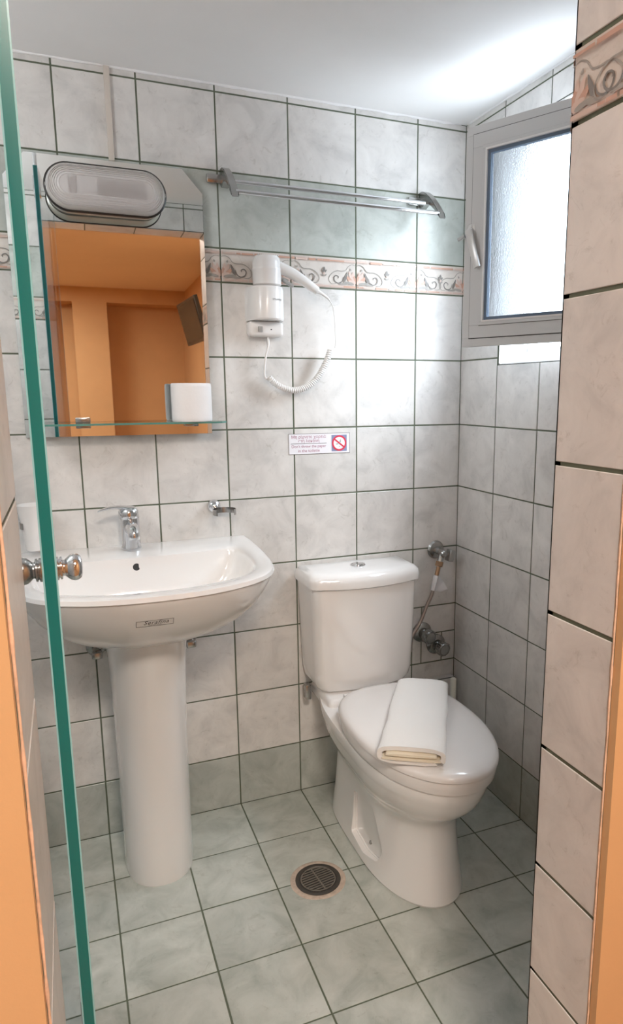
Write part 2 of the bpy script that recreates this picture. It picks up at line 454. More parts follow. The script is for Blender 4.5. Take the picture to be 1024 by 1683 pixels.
# reveals
TW = FY - BY
tiled(bm, (JR, FY, 0), (0, -1, 0), (0, 0, 1), (-1, 0, 0), [0, TW], [0, .25, .437, .612, .795, .989, 1.189, 1.394, 1.588, 1.671, 1.868, LZ], lambda j: 4 if j == 8 else 1, thick=.012, gap=.0055)
tiled(bm, (JL, FY, 0), (0, -1, 0), (0, 0, 1), (1, 0, 0), [0, FY - BYL], [0, .16, .36, .56, .752, .982, 1.182, 1.38, 1.58, 1.67, 1.866, LZ], lambda j: 4 if j == 8 else 1, thick=.012, gap=.005)
tiled(bm, (JL, FY, LZ), (1, 0, 0), (0, -1, 0), (0, 0, -1), [0, .145, .345, .545, JR - JL], [0, TW], lambda j: 1, thick=.012)
o = link('wall_front', bm, TILEMATS, smooth='keep'); tag(o, kind='structure')
# rough plaster bead where the tiles meet the paint
for k, x, by in ((3, JR - .001, BY), (4, JL + .001, BYL)):
    bm = bmesh.new()
    pts = [(x, by + .0005 + .0012 * noise.noise((q * .4, k, 0)), .01 + q * .016) for q in range(122)]
    tube(bm, pts, [.0011 + .0016 * abs(noise.noise((q * .7, k * 3, 0))) for q in range(122)], 6)
    o = link('trim_%d' % k, bm, M_PLASTER, smooth=True); tag(o, kind='structure')

# ---------------------------------------------------------------- the bedroom behind the doorway (seen in the mirror)
BX0, BX1, BYF, BZ = -3.6, -0.10, -5.8, 2.345
bm = bmesh.new()
box(bm, (BX0, BYL - .012, 0), (JL - .0005, BYL - .0004, BZ)); box(bm, (JR + .0005, BY - .012, 0), (BX1, BY - .0004, BZ)); box(bm, (JL - .0005, BY - .012, LZ + .001), (JR + .0005, BY - .0004, BZ))
o = link('wall_bedroom_near', bm, M_ORANGE); tag(o, kind='structure')
bm = bmesh.new(); box(bm, (BX1, BYF - .4, 0), (BX1 + .1, BY, BZ))
o = link('wall_bedroom_right', bm, M_ORANGE); tag(o, kind='structure')
bm = bmesh.new(); box(bm, (BX0 - .1, BYF - .4, 0), (BX0, BY, BZ))
o = link('wall_bedroom_left', bm, M_ORANGE); tag(o, kind='structure')
bm = bmesh.new()
box(bm, (BX0, BYF - .4, 0), (BX1, BYF - .3, BZ)); box(bm, (BX0, BYF - .3, 2.20), (BX1, BYF, BZ))
box(bm, (-1.218, BYF - .3, 0), (-.889, BYF, 2.20)); box(bm, (BX0, BYF - .3, 0), (-1.75, BYF, 2.20))
o = link('wall_bedroom_far', bm, M_ORANGE); tag(o, kind='structure')
bm = bmesh.new(); box(bm, (BX0, BYF - .4, BZ), (BX1 + .1, BY, BZ + .1))
o = link('ceiling_bedroom', bm, M_ORCEIL); tag(o, kind='structure')
bm = bmesh.new(); box(bm, (BX0, BYF - .4, -.06), (BX1 + .1, -1.40, 0))
o = link('floor_bedroom', bm, M_WOOD); tag(o, kind='structure')

# ---------------------------------------------------------------- window
win = empty('window_1', (0.06, -.46, WZ0), kind='structure')
win['label'] = 'small grey-framed window with its frosted sash swung into the room'
bm = bmesh.new()     # white plastered reveal and sill
for lo, hi in (((.0, -WY1, WZ0 - .002), (.12, -WY0, WZ0 + .004)), ((.0, -WY1, WZ1 - .004), (.12, -WY0, WZ1 + .002)),
               ((.0, -WY0 - .004, WZ0), (.12, -WY0 + .002, WZ1)), ((.0, -WY1 - .002, WZ0), (.12, -WY1 + .004, WZ1))):
    box(bm, lo, hi)
link('reveal', bm, M_WHITE, win)
bm = bmesh.new()     # fixed frame at the outer side
FX0, FX1 = .062, .105
def ring4(bm, x0, x1, y0, y1, z0, z1, w, mi=0, bev=.0015):
    box(bm, (x0, -y1, z0), (x1, -y0, z0 + w), mi, bev=bev); box(bm, (x0, -y1, z1 - w), (x1, -y0, z1), mi, bev=bev)
    box(bm, (x0, -y0 - w, z0 + w), (x1, -y0, z1 - w), mi, bev=bev); box(bm, (x0, -y1, z0 + w), (x1, -y1 + w, z1 - w), mi, bev=bev)
ring4(bm, FX0, FX1, WY0, WY1, WZ0, WZ1, .034)
ring4(bm, FX0 + .012, FX1, WY0 + .034, WY1 - .034, WZ0 + .034, WZ1 - .034, .010)
link('fixed_frame', bm, M_ALUW, win)
bm = bmesh.new()
ring4(bm, FX0 + .008, FX0 + .013, WY0 + .032, WY1 - .032, WZ0 + .032, WZ1 - .032, .004, bev=0)
link('seal', bm, M_PLGREY, win)
# open sash: local frame x along the sash from the hinge to the free edge, y = thickness (towards the room), z up
SW, SZ0, SZ1 = .43, 1.4, 1.942
FREE = Vector((-.19, -.318, 0)); HANG = FREE + Vector((math.sin(R(26)), -math.cos(R(26)), 0)) * SW
sx = (FREE - HANG).normalized(); sy = Vector((-sx.y, sx.x, 0))
if sy.x > 0: sy = -sy
SM = Matrix(((sx.x, sy.x, 0, HANG.x), (sx.y, sy.y, 0, HANG.y), (0, 0, 1, 0), (0, 0, 0, 1)))
sash = bpy.data.objects.new('sash', None); COL.objects.link(sash); sash.parent = win
sash.location = Vector((HANG.x, HANG.y, SZ0)) - Vector(win.location); sash.empty_display_size = .05
def sashpart(name, bm, m, parent=None, smooth=None):
    bm.transform(SM); return link(name, bm, m, parent or win, smooth)
bm = bmesh.new()
def sring(bm, i, y0, y1, w, mi=0, bev=.001):
    a, b, c, d = i, SW - i, SZ0 + i, SZ1 - i
    box(bm, (a, y0, c), (b, y1, c + w), mi, bev=bev); box(bm, (a, y0, d - w), (b, y1, d), mi, bev=bev)
    box(bm, (a, y0, c + w), (a + w, y1, d - w), mi, bev=bev); box(bm, (b - w, y0, c + w), (b, y1, d - w), mi, bev=bev)
sring(bm, 0, -.020, .000, .0225)            # outer flange
sring(bm, .0215, -.018, .0035, .032)        # main profile
sring(bm, .0525, -.016, .0075, .0085)       # glazing bead
f = sashpart('sash_frame', bm, M_ALU, sash)
bm = bmesh.new(); sring(bm, .0195, -.002, .0006, .0025, bev=0); sring(bm, .0515, .002, .0042, .0015, bev=0)
sashpart('shadow_joint', bm, M_DARK, sash)
bm = bmesh.new(); sring(bm, .0608, -.012, .0085, .0042, bev=0)
sashpart('white_bead', bm, M_ALUW, sash)
bm = bmesh.new(); sring(bm, .0650, -.012, .0020, .0080, bev=0)
sashpart('glazing_gasket', bm, M_GASKET, sash)
bm = bmesh.new(); box(bm, (.068, -.010, SZ0 + .068), (SW - .068, -.006, SZ1 - .068))
sashpart('frosted_pane', bm, M_FROST, sash)
bm = bmesh.new()     # espagnolette handle on the free stile
hz = 1.690
lathe(bm, [(.0085, 0), (.0085, .010), (.0060, .012)], (SW - .022, .002, hz), (0, 1, 0), 20)
box(bm, (SW - .033, .0005, hz - .024), (SW - .011, .0045, hz + .018), bev=.003)
rr = Matrix.Rotation(R(20), 3, 'Y')
box(bm, (SW - .045, .012, hz - .096), (SW - .026, .021, hz + .004), bev=.0025, rot=Matrix.Rotation(R(17), 3, 'Y'))
box(bm, (SW - .028, .003, hz - .010), (SW - .010, .016, hz + .002), bev=.002)
lathe(bm, [(.004, 0), (.004, .002)], (SW - .021, .0042, hz + .012), (0, 1, 0), 12)
sashpart('window_handle', bm, M_HANDLE, sash, smooth=40)
bm = bmesh.new()
box(bm, (SW - .004, .002, hz - .017), (SW + .018, .009, hz - .008), bev=.0015, rot=Matrix.Rotation(R(22), 3, 'Y'))
sashpart('latch_tongue', bm, M_STEEL, sash)
bm = bmesh.new()
for z in (SZ0 + .07, SZ1 - .10):
    lathe(bm, [(.006, 0), (.006, .05)], (-.004, -.006, z), (0, 0, 1), 14); box(bm, (-.012, -.012, z + .01), (.010, -.004, z + .04))
sashpart('hinge', bm, M_ALU, sash, smooth=40)

# ---------------------------------------------------------------- low tiled ledge behind the toilet
bm = bmesh.new()
tiled(bm, (-.012, -.028, 0), (-1, 0, 0), (0, 0, 1), (0, -1, 0), [0, .155, .225], [0, .16984, .312], lambda j: 2 if j == 0 else 1, thick=.028)
tiled(bm, (-.012, 0, .312), (-1, 0, 0), (0, -1, 0), (0, 0, 1), [0, .155, .225], [0, .028], lambda j: 1, thick=.01)
o = link('trim_5', bm, TILEMATS, smooth='keep'); tag(o, kind='structure')

# ================================================================ objects
def ground(bvh, x, z, y0=-1.2):
    """front surface of a mesh at (x, z), looking along +y"""
    hit = bvh.ray_cast(Vector((x, y0, z)), Vector((0, 1, 0)))
    return hit[0]
def bvh_of(o):
    me = o.data.copy(); me.transform(parent_world(o))
    b = bmesh.new(); b.from_mesh(me); t = BVHTree.FromBMesh(b); b.free(); bpy.data.meshes.remove(me)
    return t
def drape(bm, bvh, lift):
    for v in bm.verts:
        h = ground(bvh, v.co.x, v.co.z)
        if h: v.co.y = h.y - lift

# ---------------------------------------------------------------- wash basin on its pedestal
wb = empty('washbasin', (-1.036, -.2, 0), 'white ceramic pedestal washbasin mounted on the tiled back wall', 'washbasin')
BXC, BRZ = -1.034, .868
HALF = [(0, 0), (.10, 0), (.20, 0), (.27, 0), (.294, -.006), (.302, -.03), (.303, -.10), (.302, -.18), (.299, -.26), (.293, -.33), (.283, -.385), (.266, -.43),
        (.238, -.468), (.198, -.498), (.150, -.520), (.100, -.534), (.050, -.541), (0, -.543)]
def outline(half):
    hs = catmull([(a, b, 0) for a, b in half], 3)
    r = [(p.x, p.y) for p in hs]
    r = [(x * 1.014, y) for x, y in r]
    return r + [(-x, y) for x, y in reversed(r[1:-1])]
OUT = outline(HALF)
def ins(pts, sx, sy, cx, cy): return [(cx + (x - cx) * sx, cy + (y - cy) * sy) for x, y in pts]
def ring(pts, z, dx=BXC): return [Vector((dx + x, y, z(x, y) if callable(z) else z)) for x, y in pts]
# inner bowl outline (same parameterisation): rounded back edge, set back from the wall for the tap deck
INH = [(0, -.150), (.08, -.148), (.15, -.143), (.205, -.137), (.236, -.139), (.250, -.156), (.256, -.20), (.256, -.24), (.254, -.28), (.248, -.33), (.238, -.37), (.222, -.40),
       (.198, -.425), (.165, -.446), (.125, -.462), (.085, -.473), (.042, -.479), (0, -.481)]
INN = outline(INH)
cy0 = -.27
rimz = lambda x, y: BRZ - .008 * max(0, (-y - .05) / .5) ** 1.5
rings = []
under = [(.99, -.0), (.985, -.012), (.965, -.030), (.925, -.055), (.865, -.085), (.78, -.115), (.66, -.145), (.52, -.170), (.40, -.188), (.34, -.200)]
for s, dz in reversed(under):
    t = (1 - s)
    cyy = -.17
    rr = []
    for x, y in OUT:
        yy = cyy + (y - cyy) * s if y < cyy else y + (cyy * 0)     # the back stays on the wall
        yy = min(yy, -.0022)
        rr.append(Vector((BXC + x * s, yy, BRZ + dz - .004)))
    rings.append(rr)
rings.append(ring(ins(OUT, 1.0, 1.0, 0, 0), lambda x, y: rimz(x, y) - .006))
rings[-1] = [Vector((p.x, min(p.y, -.0022), p.z)) for p in rings[-1]]
rings.append([Vector((BXC + x * .992, min(-.0022, y * .993), rimz(x, y))) for x, y in OUT])
def mix(t): return [((1 - t) * a + t * c, (1 - t) * b + t * d) for (a, b), (c, d) in zip(OUT, INN)]
rings.append(ring([(x, min(-.0024, y)) for x, y in mix(.18)], lambda x, y: rimz(x, y) + .003))
rings.append(ring([(x, min(-.0024, y)) for x, y in mix(.60)], lambda x, y: rimz(x, y) + .001))
rings.append(ring(mix(.90), lambda x, y: rimz(x, y) - .001))
rings.append(ring(INN, lambda x, y: rimz(x, y) - .006))
for s, dz in [(.985, -.014), (.965, -.030), (.935, -.055), (.88, -.085), (.80, -.108), (.66, -.124), (.46, -.133), (.24, -.138), (.10, -.140)]:
    rings.append(ring(ins(INN, s, s, 0, cy0), BRZ + dz))
bm = bmesh.new(); loft(bm, rings, True, True)
basin = link('basin', bm, M_CERAMIC, wb, smooth=50)
bvh_b = bvh_of(basin)
# pedestal: D-shaped column open towards the wall
bm = bmesh.new(); rr = []
for z, hw, yf in [(0, .090, -.286), (.012, .0915, -.288), (.10, .0905, -.285), (.30, .091, -.288), (.50, .0945, -.300), (.60, .0985, -.315), (.66, .103, -.330), (.700, .107, -.340)]:
    rr.append([Vector((BXC - .005 + hw * sgn(math.sin(t), .85), yf + (abs(yf) - .14) * (1 - sgn(math.cos(t), .9)) / 2 * 1.0 if False else -.155 - (abs(yf) - .155) * sgn(math.cos(t), .85) if math.cos(t) > 0 else -.155 + .10 * -math.cos(t), z)) for t in [2 * math.pi * k / 48 for k in range(48)]])
loft(bm, rr)
link('pedestal', bm, M_CERAMIC, wb, smooth=50)
bm = bmesh.new()
hit = bvh_b.ray_cast(Vector((-1.050, -.40, .838)), Vector((0, 1, 0)))[0]
lathe(bm, [(.0110, -.004), (.0135, -.0025), (.0138, 0), (.0110, .0012), (.0092, -.0005)], (-1.050, hit.y + .0015, .838), (0, -1, .15), 24)
ov = link('overflow_ring', bm, M_DCHROME, wb, smooth=40)
bm = bmesh.new(); lathe(bm, [(.0094, 0), (.0094, .0006)], (-1.050, hit.y + .0005, .838), (0, -1, .15), 20)
link('overflow_opening', bm, M_DARK, ov)
bm = bmesh.new()
lathe(bm, [(.030, -.001), (.032, .001), (.026, .003), (.022, .0015)], (BXC, cy0, BRZ - .1405), (0, 0, 1), 28)
link('drain', bm, M_CHROME, wb, smooth=40)
# maker's label under the rim: film, frame and lettering following the ceramic
lx, lz, lw, lh = -1.047, .797, .078, .0165
def grid(x0, x1, z0, z1, nx=10, nz_=3):
    b = bmesh.new(); vs = [[b.verts.new((x0 + (x1 - x0) * i / nx, -1, z0 + (z1 - z0) * j / nz_)) for i in range(nx + 1)] for j in range(nz_ + 1)]
    for j in range(nz_):
        for i in range(nx): b.faces.new((vs[j][i], vs[j][i + 1], vs[j + 1][i + 1], vs[j + 1][i]))
    return b
b = grid(lx - lw / 2, lx + lw / 2, lz - lh / 2, lz + lh / 2); drape(b, bvh_b, .0004)
lab = link('maker_label', b, M_LABEL, wb, smooth=True)
lab['label'] = 'small framed label with dark script lettering'
b = bmesh.new()
t = .0009
for a in ((lx - lw / 2, lx + lw / 2, lz + lh / 2 - t, lz + lh / 2), (lx - lw / 2, lx + lw / 2, lz - lh / 2, lz - lh / 2 + t), (lx - lw / 2, lx - lw / 2 + t, lz - lh / 2, lz + lh / 2), (lx + lw / 2 - t, lx + lw / 2, lz - lh / 2, lz + lh / 2)):
    g = grid(*a, 10, 1); merge(b, g, Matrix(), 0)
merge(b, text_mesh('Serafina', .0150, .35, 0.0, 1.10), WALLM(lx + .002, -1, lz + .0018), 0)
merge(b, text_mesh('SANITARY WARE', .0035, 0, 0, 1.0), WALLM(lx, -1, lz - .0052), 0)
drape(b, bvh_b, .0008)
link('label_lettering', b, M_INK, lab)

# ---------------------------------------------------------------- mixer tap on the basin
TX, TY, TZ = -1.053, -.066, BRZ + .0015
tap = empty('mixer_tap', (TX, TY, TZ), 'chrome single-lever mixer tap standing on the basin deck', 'tap')
bm = bmesh.new()
lathe(bm, [(.0255, 0), (.0262, .002), (.0255, .006), (.0245, .020), (.0238, .060), (.0245, .082), (.024, .086)], (TX, TY, TZ), (0, -.04, 1), 32)
link('tap_body', bm, M_CHROME, tap, smooth=40)
bm = bmesh.new()
tube(bm, catmull([(TX, TY - .005, TZ + .052), (TX, TY - .045, TZ + .066), (TX, TY - .085, TZ + .066), (TX, TY - .108, TZ + .054)], 6), [.017 - .0002 * i for i in range(19)], 20)
lathe(bm, [(.0135, 0), (.0140, .004), (.0140, .015), (.0120, .018)], (TX, TY - .107, TZ + .062), (0, -.25, -1), 24)
link('spout', bm, M_CHROME, tap, smooth=40)
bm = bmesh.new()
lathe(bm, [(.0252, .086), (.0262, .091), (.0255, .104), (.020, .113), (.010, .117), (.0001, .118)], (TX, TY - .002, TZ), (-.03, -.05, 1), 32)
# paddle lever sweeping to the left and towards the room
path = catmull([(TX + .012, TY - .004, TZ + .107), (TX - .018, TY - .012, TZ + .115), (TX - .045, TY - .018, TZ + .117), (TX - .070, TY - .024, TZ + .113), (TX - .079, TY - .026, TZ + .110)], 6)
rr = []
for i, p in enumerate(path):
    t = i / (len(path) - 1); w = .017 * (1 - .42 * t) if t < .97 else .007; h = .0065 * (1 - .62 * t)
    rr.append([p + Vector((math.cos(q) * 0 + .25 * math.cos(q) * w, math.cos(q) * w, math.sin(q) * h)) for q in [2 * math.pi * k / 16 for k in range(16)]])
loft(bm, rr)
link('lever', bm, M_CHROME, tap, smooth=40)
bm = bmesh.new(); lathe(bm, [(.0032, 0), (.0032, .0012)], (TX - .0185, TY - .0195, TZ + .1), (-.6, -.8, 0), 12)
link('indicator_dot', bm, M_DARK, tap)

# ---------------------------------------------------------------- chrome tumbler rings, one with a white cup
def ring_holder(x, z, label):
    z -= .012
    h = empty('tumbler_holder', (x, 0, z), label, 'cup holder')
    bm = bmesh.new()
    lathe(bm, [(.019, .0015), (.0195, .004), (.018, .010), (.014, .015), (.010, .017), (.0085, .026), (.006, .028)], (x, 0, z + .004), (0, -1, 0), 28)
    link('wall_rosette', bm, M_CHROME, h, smooth=40)
    bm = bmesh.new()
    cy, R0 = -.062, .031
    n = 40; rr = []
    for k in range(n + 1):
        a = R(-42) + R(264) * k / n
        c, s = math.cos(a), math.sin(a)
        rr.append([Vector((x + .018 + (R0 + d) * c, cy - (R0 + d) * s * -1, z - .004 + e)) for d, e in ((0, -.008), (.0016, -.008), (.0016, .008), (0, .008))])
    loft(bm, rr)
    box(bm, (x - .005, -.0335, z - .008), (x + .007, -.020, z + .006), bev=.002)
    link('clip_ring', bm, M_DCHROME, h, smooth=40)
    return h
ring_holder(-.815, .968, 'empty chrome cup ring on the tiles above the right end of the basin')
ring_holder(-1.305, .968, 'chrome cup ring holding a white cup left of the glass door edge')
CX, CYY = -1.305 + .018, -.062
cup = empty('toothbrush_cup', (CX, CYY, .886), 'white tapered plastic cup hanging in the left chrome ring', 'cup')
bm = bmesh.new()
lathe(bm, [(.020, 0), (.0225, .002), (.0305, .073), (.0300, .076), (.0385, .118), (.0375, .118), (.0290, .076), (.0215, .004)], (CX, CYY, .886), (0, 0, 1), 36)
link('cup_body', bm, M_PLWHITE, cup, smooth=40)

# ---------------------------------------------------------------- mirror with clipped top corners, shelf, lamp
mx0, mx1, mz0, mz1 = -1.288, -.814, 1.170, 1.853
mir = empty('mirror', ((mx0 + mx1) / 2, 0, mz0), 'frameless wall mirror with clipped upper corners above the basin', 'mirror')
prof = [(mx0, mz0), (mx1, mz0), (mx1, mz1 - .056), (mx1 - .050, mz1), (mx0 + .050, mz1), (mx0, mz1 - .056)]
bm = bmesh.new()
my = lambda x: -.0125 - (x - mx0) * math.tan(R(.85))
fr = [bm.verts.new((x, my(x), z)) for x, z in prof]; bk = [bm.verts.new((x, my(x) + .005, z)) for x, z in prof]
bm.faces.new(fr).material_index = 0
bm.faces.new(list(reversed(bk))).material_index = 1
for i in range(6):
    j = (i + 1) % 6; bm.faces.new((fr[i], bk[i], bk[j], fr[j])).material_index = 1
link('mirror_pane', bm, [M_MIRROR, M_SEDGE], mir)
bm = bmesh.new(); ip = [(mx0 + .03, mz0 + .03), (mx1 - .03, mz0 + .03), (mx1 - .03, mz1 - .08), (mx0 + .03, mz1 - .08)]
box(bm, (mx0 + .03, -.0070, mz0 + .03), (mx1 - .03, -.0012, mz1 - .08))
link('backing_board', bm, M_MIRBEV, mir)

SHZ = 1.2015
shelf = empty('glass_shelf', (-.985, -.02, SHZ), 'narrow green-edged glass shelf across the foot of the mirror', 'shelf')
bm = bmesh.new()
P4 = [(-1.255, -.024), (-.790, -.024), (-.790, -.100), (-.806, -.122), (-1.239, -.122), (-1.255, -.100)]
lo = [bm.verts.new((x, y, SHZ)) for x, y in P4]; hi = [bm.verts.new((x, y, SHZ + .005)) for x, y in P4]
bm.faces.new(list(reversed(lo))); bm.faces.new(hi)
for i in range(6):
    j = (i + 1) % 6; f = bm.faces.new((lo[i], lo[j], hi[j], hi[i])); f.material_index = 1
link('glass_plate', bm, [M_SHELF, M_SEDGE], shelf)
for x in (-1.150, -.872):
    bm = bmesh.new()
    box(bm, (x - .018, -.040, SHZ - .010), (x + .018, -.0205, SHZ - .0003), bev=.0015); box(bm, (x - .018, -.036, SHZ + .0053), (x + .018, -.0205, SHZ + .017), bev=.0015)
    link('shelf_clip', bm, M_DCHROME, shelf, smooth=30)

LX, LZ2 = -1.057, 1.768
lamp = empty('bulkhead_lamp', (LX, -.02, LZ2), 'oval bulkhead wall lamp with ribbed clear cover, unlit, over the mirror', 'lamp')
def stad(hw, hh, y, n=20, cx=LX, cz=LZ2):
    pts = []
    for k in range(n + 1):
        a = -math.pi / 2 + math.pi * k / n; pts.append(Vector((cx + hw - hh + hh * math.cos(a), y, cz + hh * math.sin(a))))
    for k in range(n + 1):
        a = math.pi / 2 + math.pi * k / n; pts.append(Vector((cx - hw + hh + hh * math.cos(a), y, cz + hh * math.sin(a))))
    return pts
bm = bmesh.new(); loft(bm, [stad(.132, .046, -.0205), stad(.136, .050, -.024), stad(.138, .052, -.062), stad(.140, .054, -.066)])
link('lamp_housing', bm, M_CREAMPL, lamp, smooth=35)
bm = bmesh.new()
loft(bm, [stad(.1395, .0535, -.066), stad(.1425, .0565, -.068), stad(.1425, .0565, -.0735), stad(.139, .053, -.0755), stad(.1375, .0515, -.0735), stad(.1375, .0515, -.066)], False, False)
link('dark_rim', bm, M_BLACK, lamp, smooth=35)['label'] = 'dark seal rim around the cover'
bm = bmesh.new(); rr = []
steps = [(0, 0), (.0005, -.006), (.003, -.012), (.0065, -.017), (.010, -.0195), (.0145, -.0225), (.019, -.0240), (.024, -.026), (.030, -.027)]
prev = None
for i, (k, dy) in enumerate(steps):
    rr.append(stad(.138 - k, .052 - k, -.0755 + dy))
    if 2 < i: rr.append(stad(.138 - k - .0012, .052 - k - .0012, -.0755 + dy + .0012))
loft(bm, rr, False, True)
for k in range(-26, 27):     # vertical prismatic ribs on the flat of the cover
    x = LX + k * .0034
    if abs(k) < 8 or k > 8 or k < -20:
        box(bm, (x - .0006, -.1040, LZ2 - .019), (x + .0006, -.1022, LZ2 + .019))
link('lamp_cover', bm, M_LENS, lamp, smooth=30)
bm = bmesh.new(); loft(bm, [stad(.118, .034, -.0672), stad(.118, .034, -.0700)])
box(bm, (LX - .10, -.0800, LZ2 - .018), (LX - .052, -.070, LZ2 + .018), bev=.003)
tube(bm, [(LX - .05, -.080, LZ2), (LX + .09, -.080, LZ2)], .0085, 14)
link('reflector_and_tube', bm, M_WHITE, lamp, smooth=30)
for s in (-1, 1):
    bm = bmesh.new(); lathe(bm, [(.006, 0), (.006, .004), (.004, .006)], (LX + s * .1345, -.0765, LZ2), (0, -1, 0), 14)
    link('cover_screw', bm, M_DCHROME, lamp, smooth=40)

bm = bmesh.new()
box(bm, (-1.0425, -.0105, 1.856), (-1.0285, -.0012, CEIL - .002), bev=.0015)
o = link('cable_cover', bm, mat('painted_cable_cover', (0.62, 0.56, 0.50), .45), smooth=30)
tag(o, 'slim beige cable cover strip running from the mirror up to the ceiling', 'cable cover')

# toilet roll on the shelf
bm = bmesh.new(); TRX, TRY, TRZ = -.878, -.0845, SHZ + .0052
rz = []
n = 48
for r0, h in [(.0575, 0), (.0595, .002), (.0600, .010), (.0602, .05), (.0600, .090), (.0592, .098), (.0570, .0995), (.022, .0990), (.0205, .0960), (.0205, .004), (.022, .0005)]:
    rz.append([Vector((TRX + .88 * r0 * math.cos(2 * math.pi * k / n) * (1 + .004 * math.sin(3 * k)), TRY + .76 * r0 * math.sin(2 * math.pi * k / n), TRZ + h)) for k in range(n)])
rz.append(rz[0]); loft(bm, rz[:-1], False, False)
bm.verts.ensure_lookup_table()
vsx = list(bm.verts)
for k in range(n): bm.faces.new((vsx[k], vsx[(k + 1) % n], vsx[10 * n + (k + 1) % n], vsx[10 * n + k]))
roll = link('toilet_roll', bm, M_PAPER, smooth=50)
tag(roll, 'white toilet roll standing upright on the glass shelf', 'toilet roll')
bm = bmesh.new()
lathe(bm, [(.0172, .002), (.0172, .0965), (.0160, .0965), (.0160, .002)], (TRX, TRY, TRZ), (0, 0, 1), 32, caps=False)
for v in bm.verts: v.co.x = TRX + (v.co.x - TRX) * 1.02; v.co.y = TRY + (v.co.y - TRY) * .90
link('cardboard_core', bm, M_CARD, roll, smooth=True)

# ---------------------------------------------------------------- double towel rail
tr = empty('towel_rail', (-.45, 0, 1.83), 'chrome double towel rail mounted high on the back wall right of the mirror', 'towel rail')
def bar(name, y, z, x0, x1, r):
    bm = bmesh.new(); tube(bm, [(x0, y, z), (x1, y, z)], r, 18); link(name, bm, M_CHROME, tr, smooth=40)
bar('bar', -.118, 1.786, -.748, -.158, .0058)
bar('bar', -.058, 1.826, -.735, -.170, .0058)
def bracket(x, s):
    # wall foot, then a curved blade coming out and down
    bm = bmesh.new()
    pts = catmull([(0, 1.842), (-.030, 1.848), (-.058, 1.838), (-.090, 1.815), (-.126, 1.781)], 6)
    rr = []
    for i, p in enumerate(pts):
        t = i / (len(pts) - 1); hz = .020 * (1 - .55 * t) + .003; th = .0105
        q = [(-th, -hz), (th, -hz), (th, hz), (-th, hz)]
        nx = Vector((0, 1, 1)).normalized()
        rr.append([Vector((x + a, p.x + b * .5, p.y + b)) for a, b in q])
    loft(bm, rr)
    es = [e for e in bm.edges]
    bmesh.ops.bevel(bm, geom=es, offset=.0018, segments=2, affect='EDGES')
    ob = link('bracket', bm, M_DCHROME, tr, smooth=35)
    bm = bmesh.new()
    box(bm, (min(x, x - .048) , -.012, 1.830), (max(x, x - .048), -.0012, 1.854), bev=.005)
    link('wall_foot', bm, M_DCHROME, ob, smooth=40)
bracket(-.752, 1); bracket(-.152, -1)

# ---------------------------------------------------------------- hair dryer in its wall holder
HX = -.653
wh = empty('hair_dryer_holder', (HX, 0, 1.43), 'white wall holder with switch and lettering, cradling the hair dryer', 'hair dryer holder')
bm = bmesh.new(); rr = []
def dprof(hw, d, z, n=32, flat=.012):
    pts = [Vector((HX - hw, -.0012, z)), Vector((HX - hw, -flat, z))]
    for k in range(1, n):
        a = math.pi * k / n
        pts.append(Vector((HX - hw * math.cos(a), -flat - (d - flat) * math.sin(a) ** .8, z)))
    pts += [Vector((HX + hw, -flat, z)), Vector((HX + hw, -.0012, z))]
    return pts
loft(bm, [dprof(.050, .080, 1.478), dprof(.0515, .084, 1.482), dprof(.0515, .086, 1.560), dprof(.0495, .083, 1.567), dprof(.046, .078, 1.568)])
shell = link('cradle', bm, M_PLWHITE, wh, smooth=35)
bm = bmesh.new()
box(bm, (HX - .051, -.040, 1.436), (HX + .049, -.0012, 1.4775), bev=.010, seg=4)
link('switch_base', bm, M_PLWHITE, wh, smooth=40)
bm = bmesh.new(); box(bm, (HX - .026, -.0470, 1.4475), (HX - .014, -.0395, 1.4625), bev=.0012)
link('rocker_switch', bm, M_PLGREY, wh, smooth=30)
bm = bmesh.new(); lathe(bm, [(.0018, 0), (.0018, .0012)], (HX + .012, -.0395, 1.455), (0, -1, 0), 12)
link('indicator', bm, M_DARK, wh)
b = bmesh.new(); merge(b, text_mesh('STARMIX', .0072, 0, 0, 1.0), WALLM(HX + .020, -1, 1.531), 0); drape(b, bvh_of(shell), .0005)
link('lettering', b, M_INK, wh)
# cable: straight drop, then coil, then thin end up to the handle
bm = bmesh.new()
drop = catmull([(HX + .006, -.022, 1.440), (HX + .007, -.026, 1.415), (HX - .001, -.026, 1.385), (HX - .006, -.025, 1.350), (HX - .005, -.024, 1.325), (HX + .004, -.024, 1.319)], 8)
tube(bm, drop, .0030, 10)
spine = catmull([(HX + .004, -.026, 1.326), (HX + .020, -.026, 1.310), (HX + .045, -.027, 1.295), (HX + .075, -.028, 1.288), (HX + .108, -.029, 1.293), (HX + .138, -.030, 1.311), (HX + .162, -.031, 1.340), (HX + .180, -.033, 1.375), (HX + .190, -.034, 1.402)], 40)
L = [0]
for a, b_ in zip(spine[:-1], spine[1:]): L.append(L[-1] + (b_ - a).length)
turns = 44; helix = []; N_ = turns * 14
j = 0; prevu = None
for i in range(N_ + 1):
    s = L[-1] * i / N_
    while j < len(L) - 2 and L[j + 1] < s: j += 1
    t = (s - L[j]) / max(1e-9, L[j + 1] - L[j]); p = spine[j].lerp(spine[j + 1], t)
    d = (spine[j + 1] - spine[j]).normalized(); u = Vector((0, -1, 0)); v = d.cross(u).normalized()
    a = 2 * math.pi * turns * i / N_; rad = .0072
    helix.append(p + (u * math.cos(a) + v * math.sin(a)) * rad)
tube(bm, helix, .0024, 6)
tube(bm, catmull([tuple(helix[-1]), (HX + .204, -.036, 1.408), (HX + .205, -.040, 1.430), (HX + .200, -.048, 1.480), (HX + .192, -.056, 1.520), (HX + .178, -.0605, 1.5405)], 8), .0016, 8)
link('coiled_cable', bm, M_PLWHITE, wh, smooth=60)
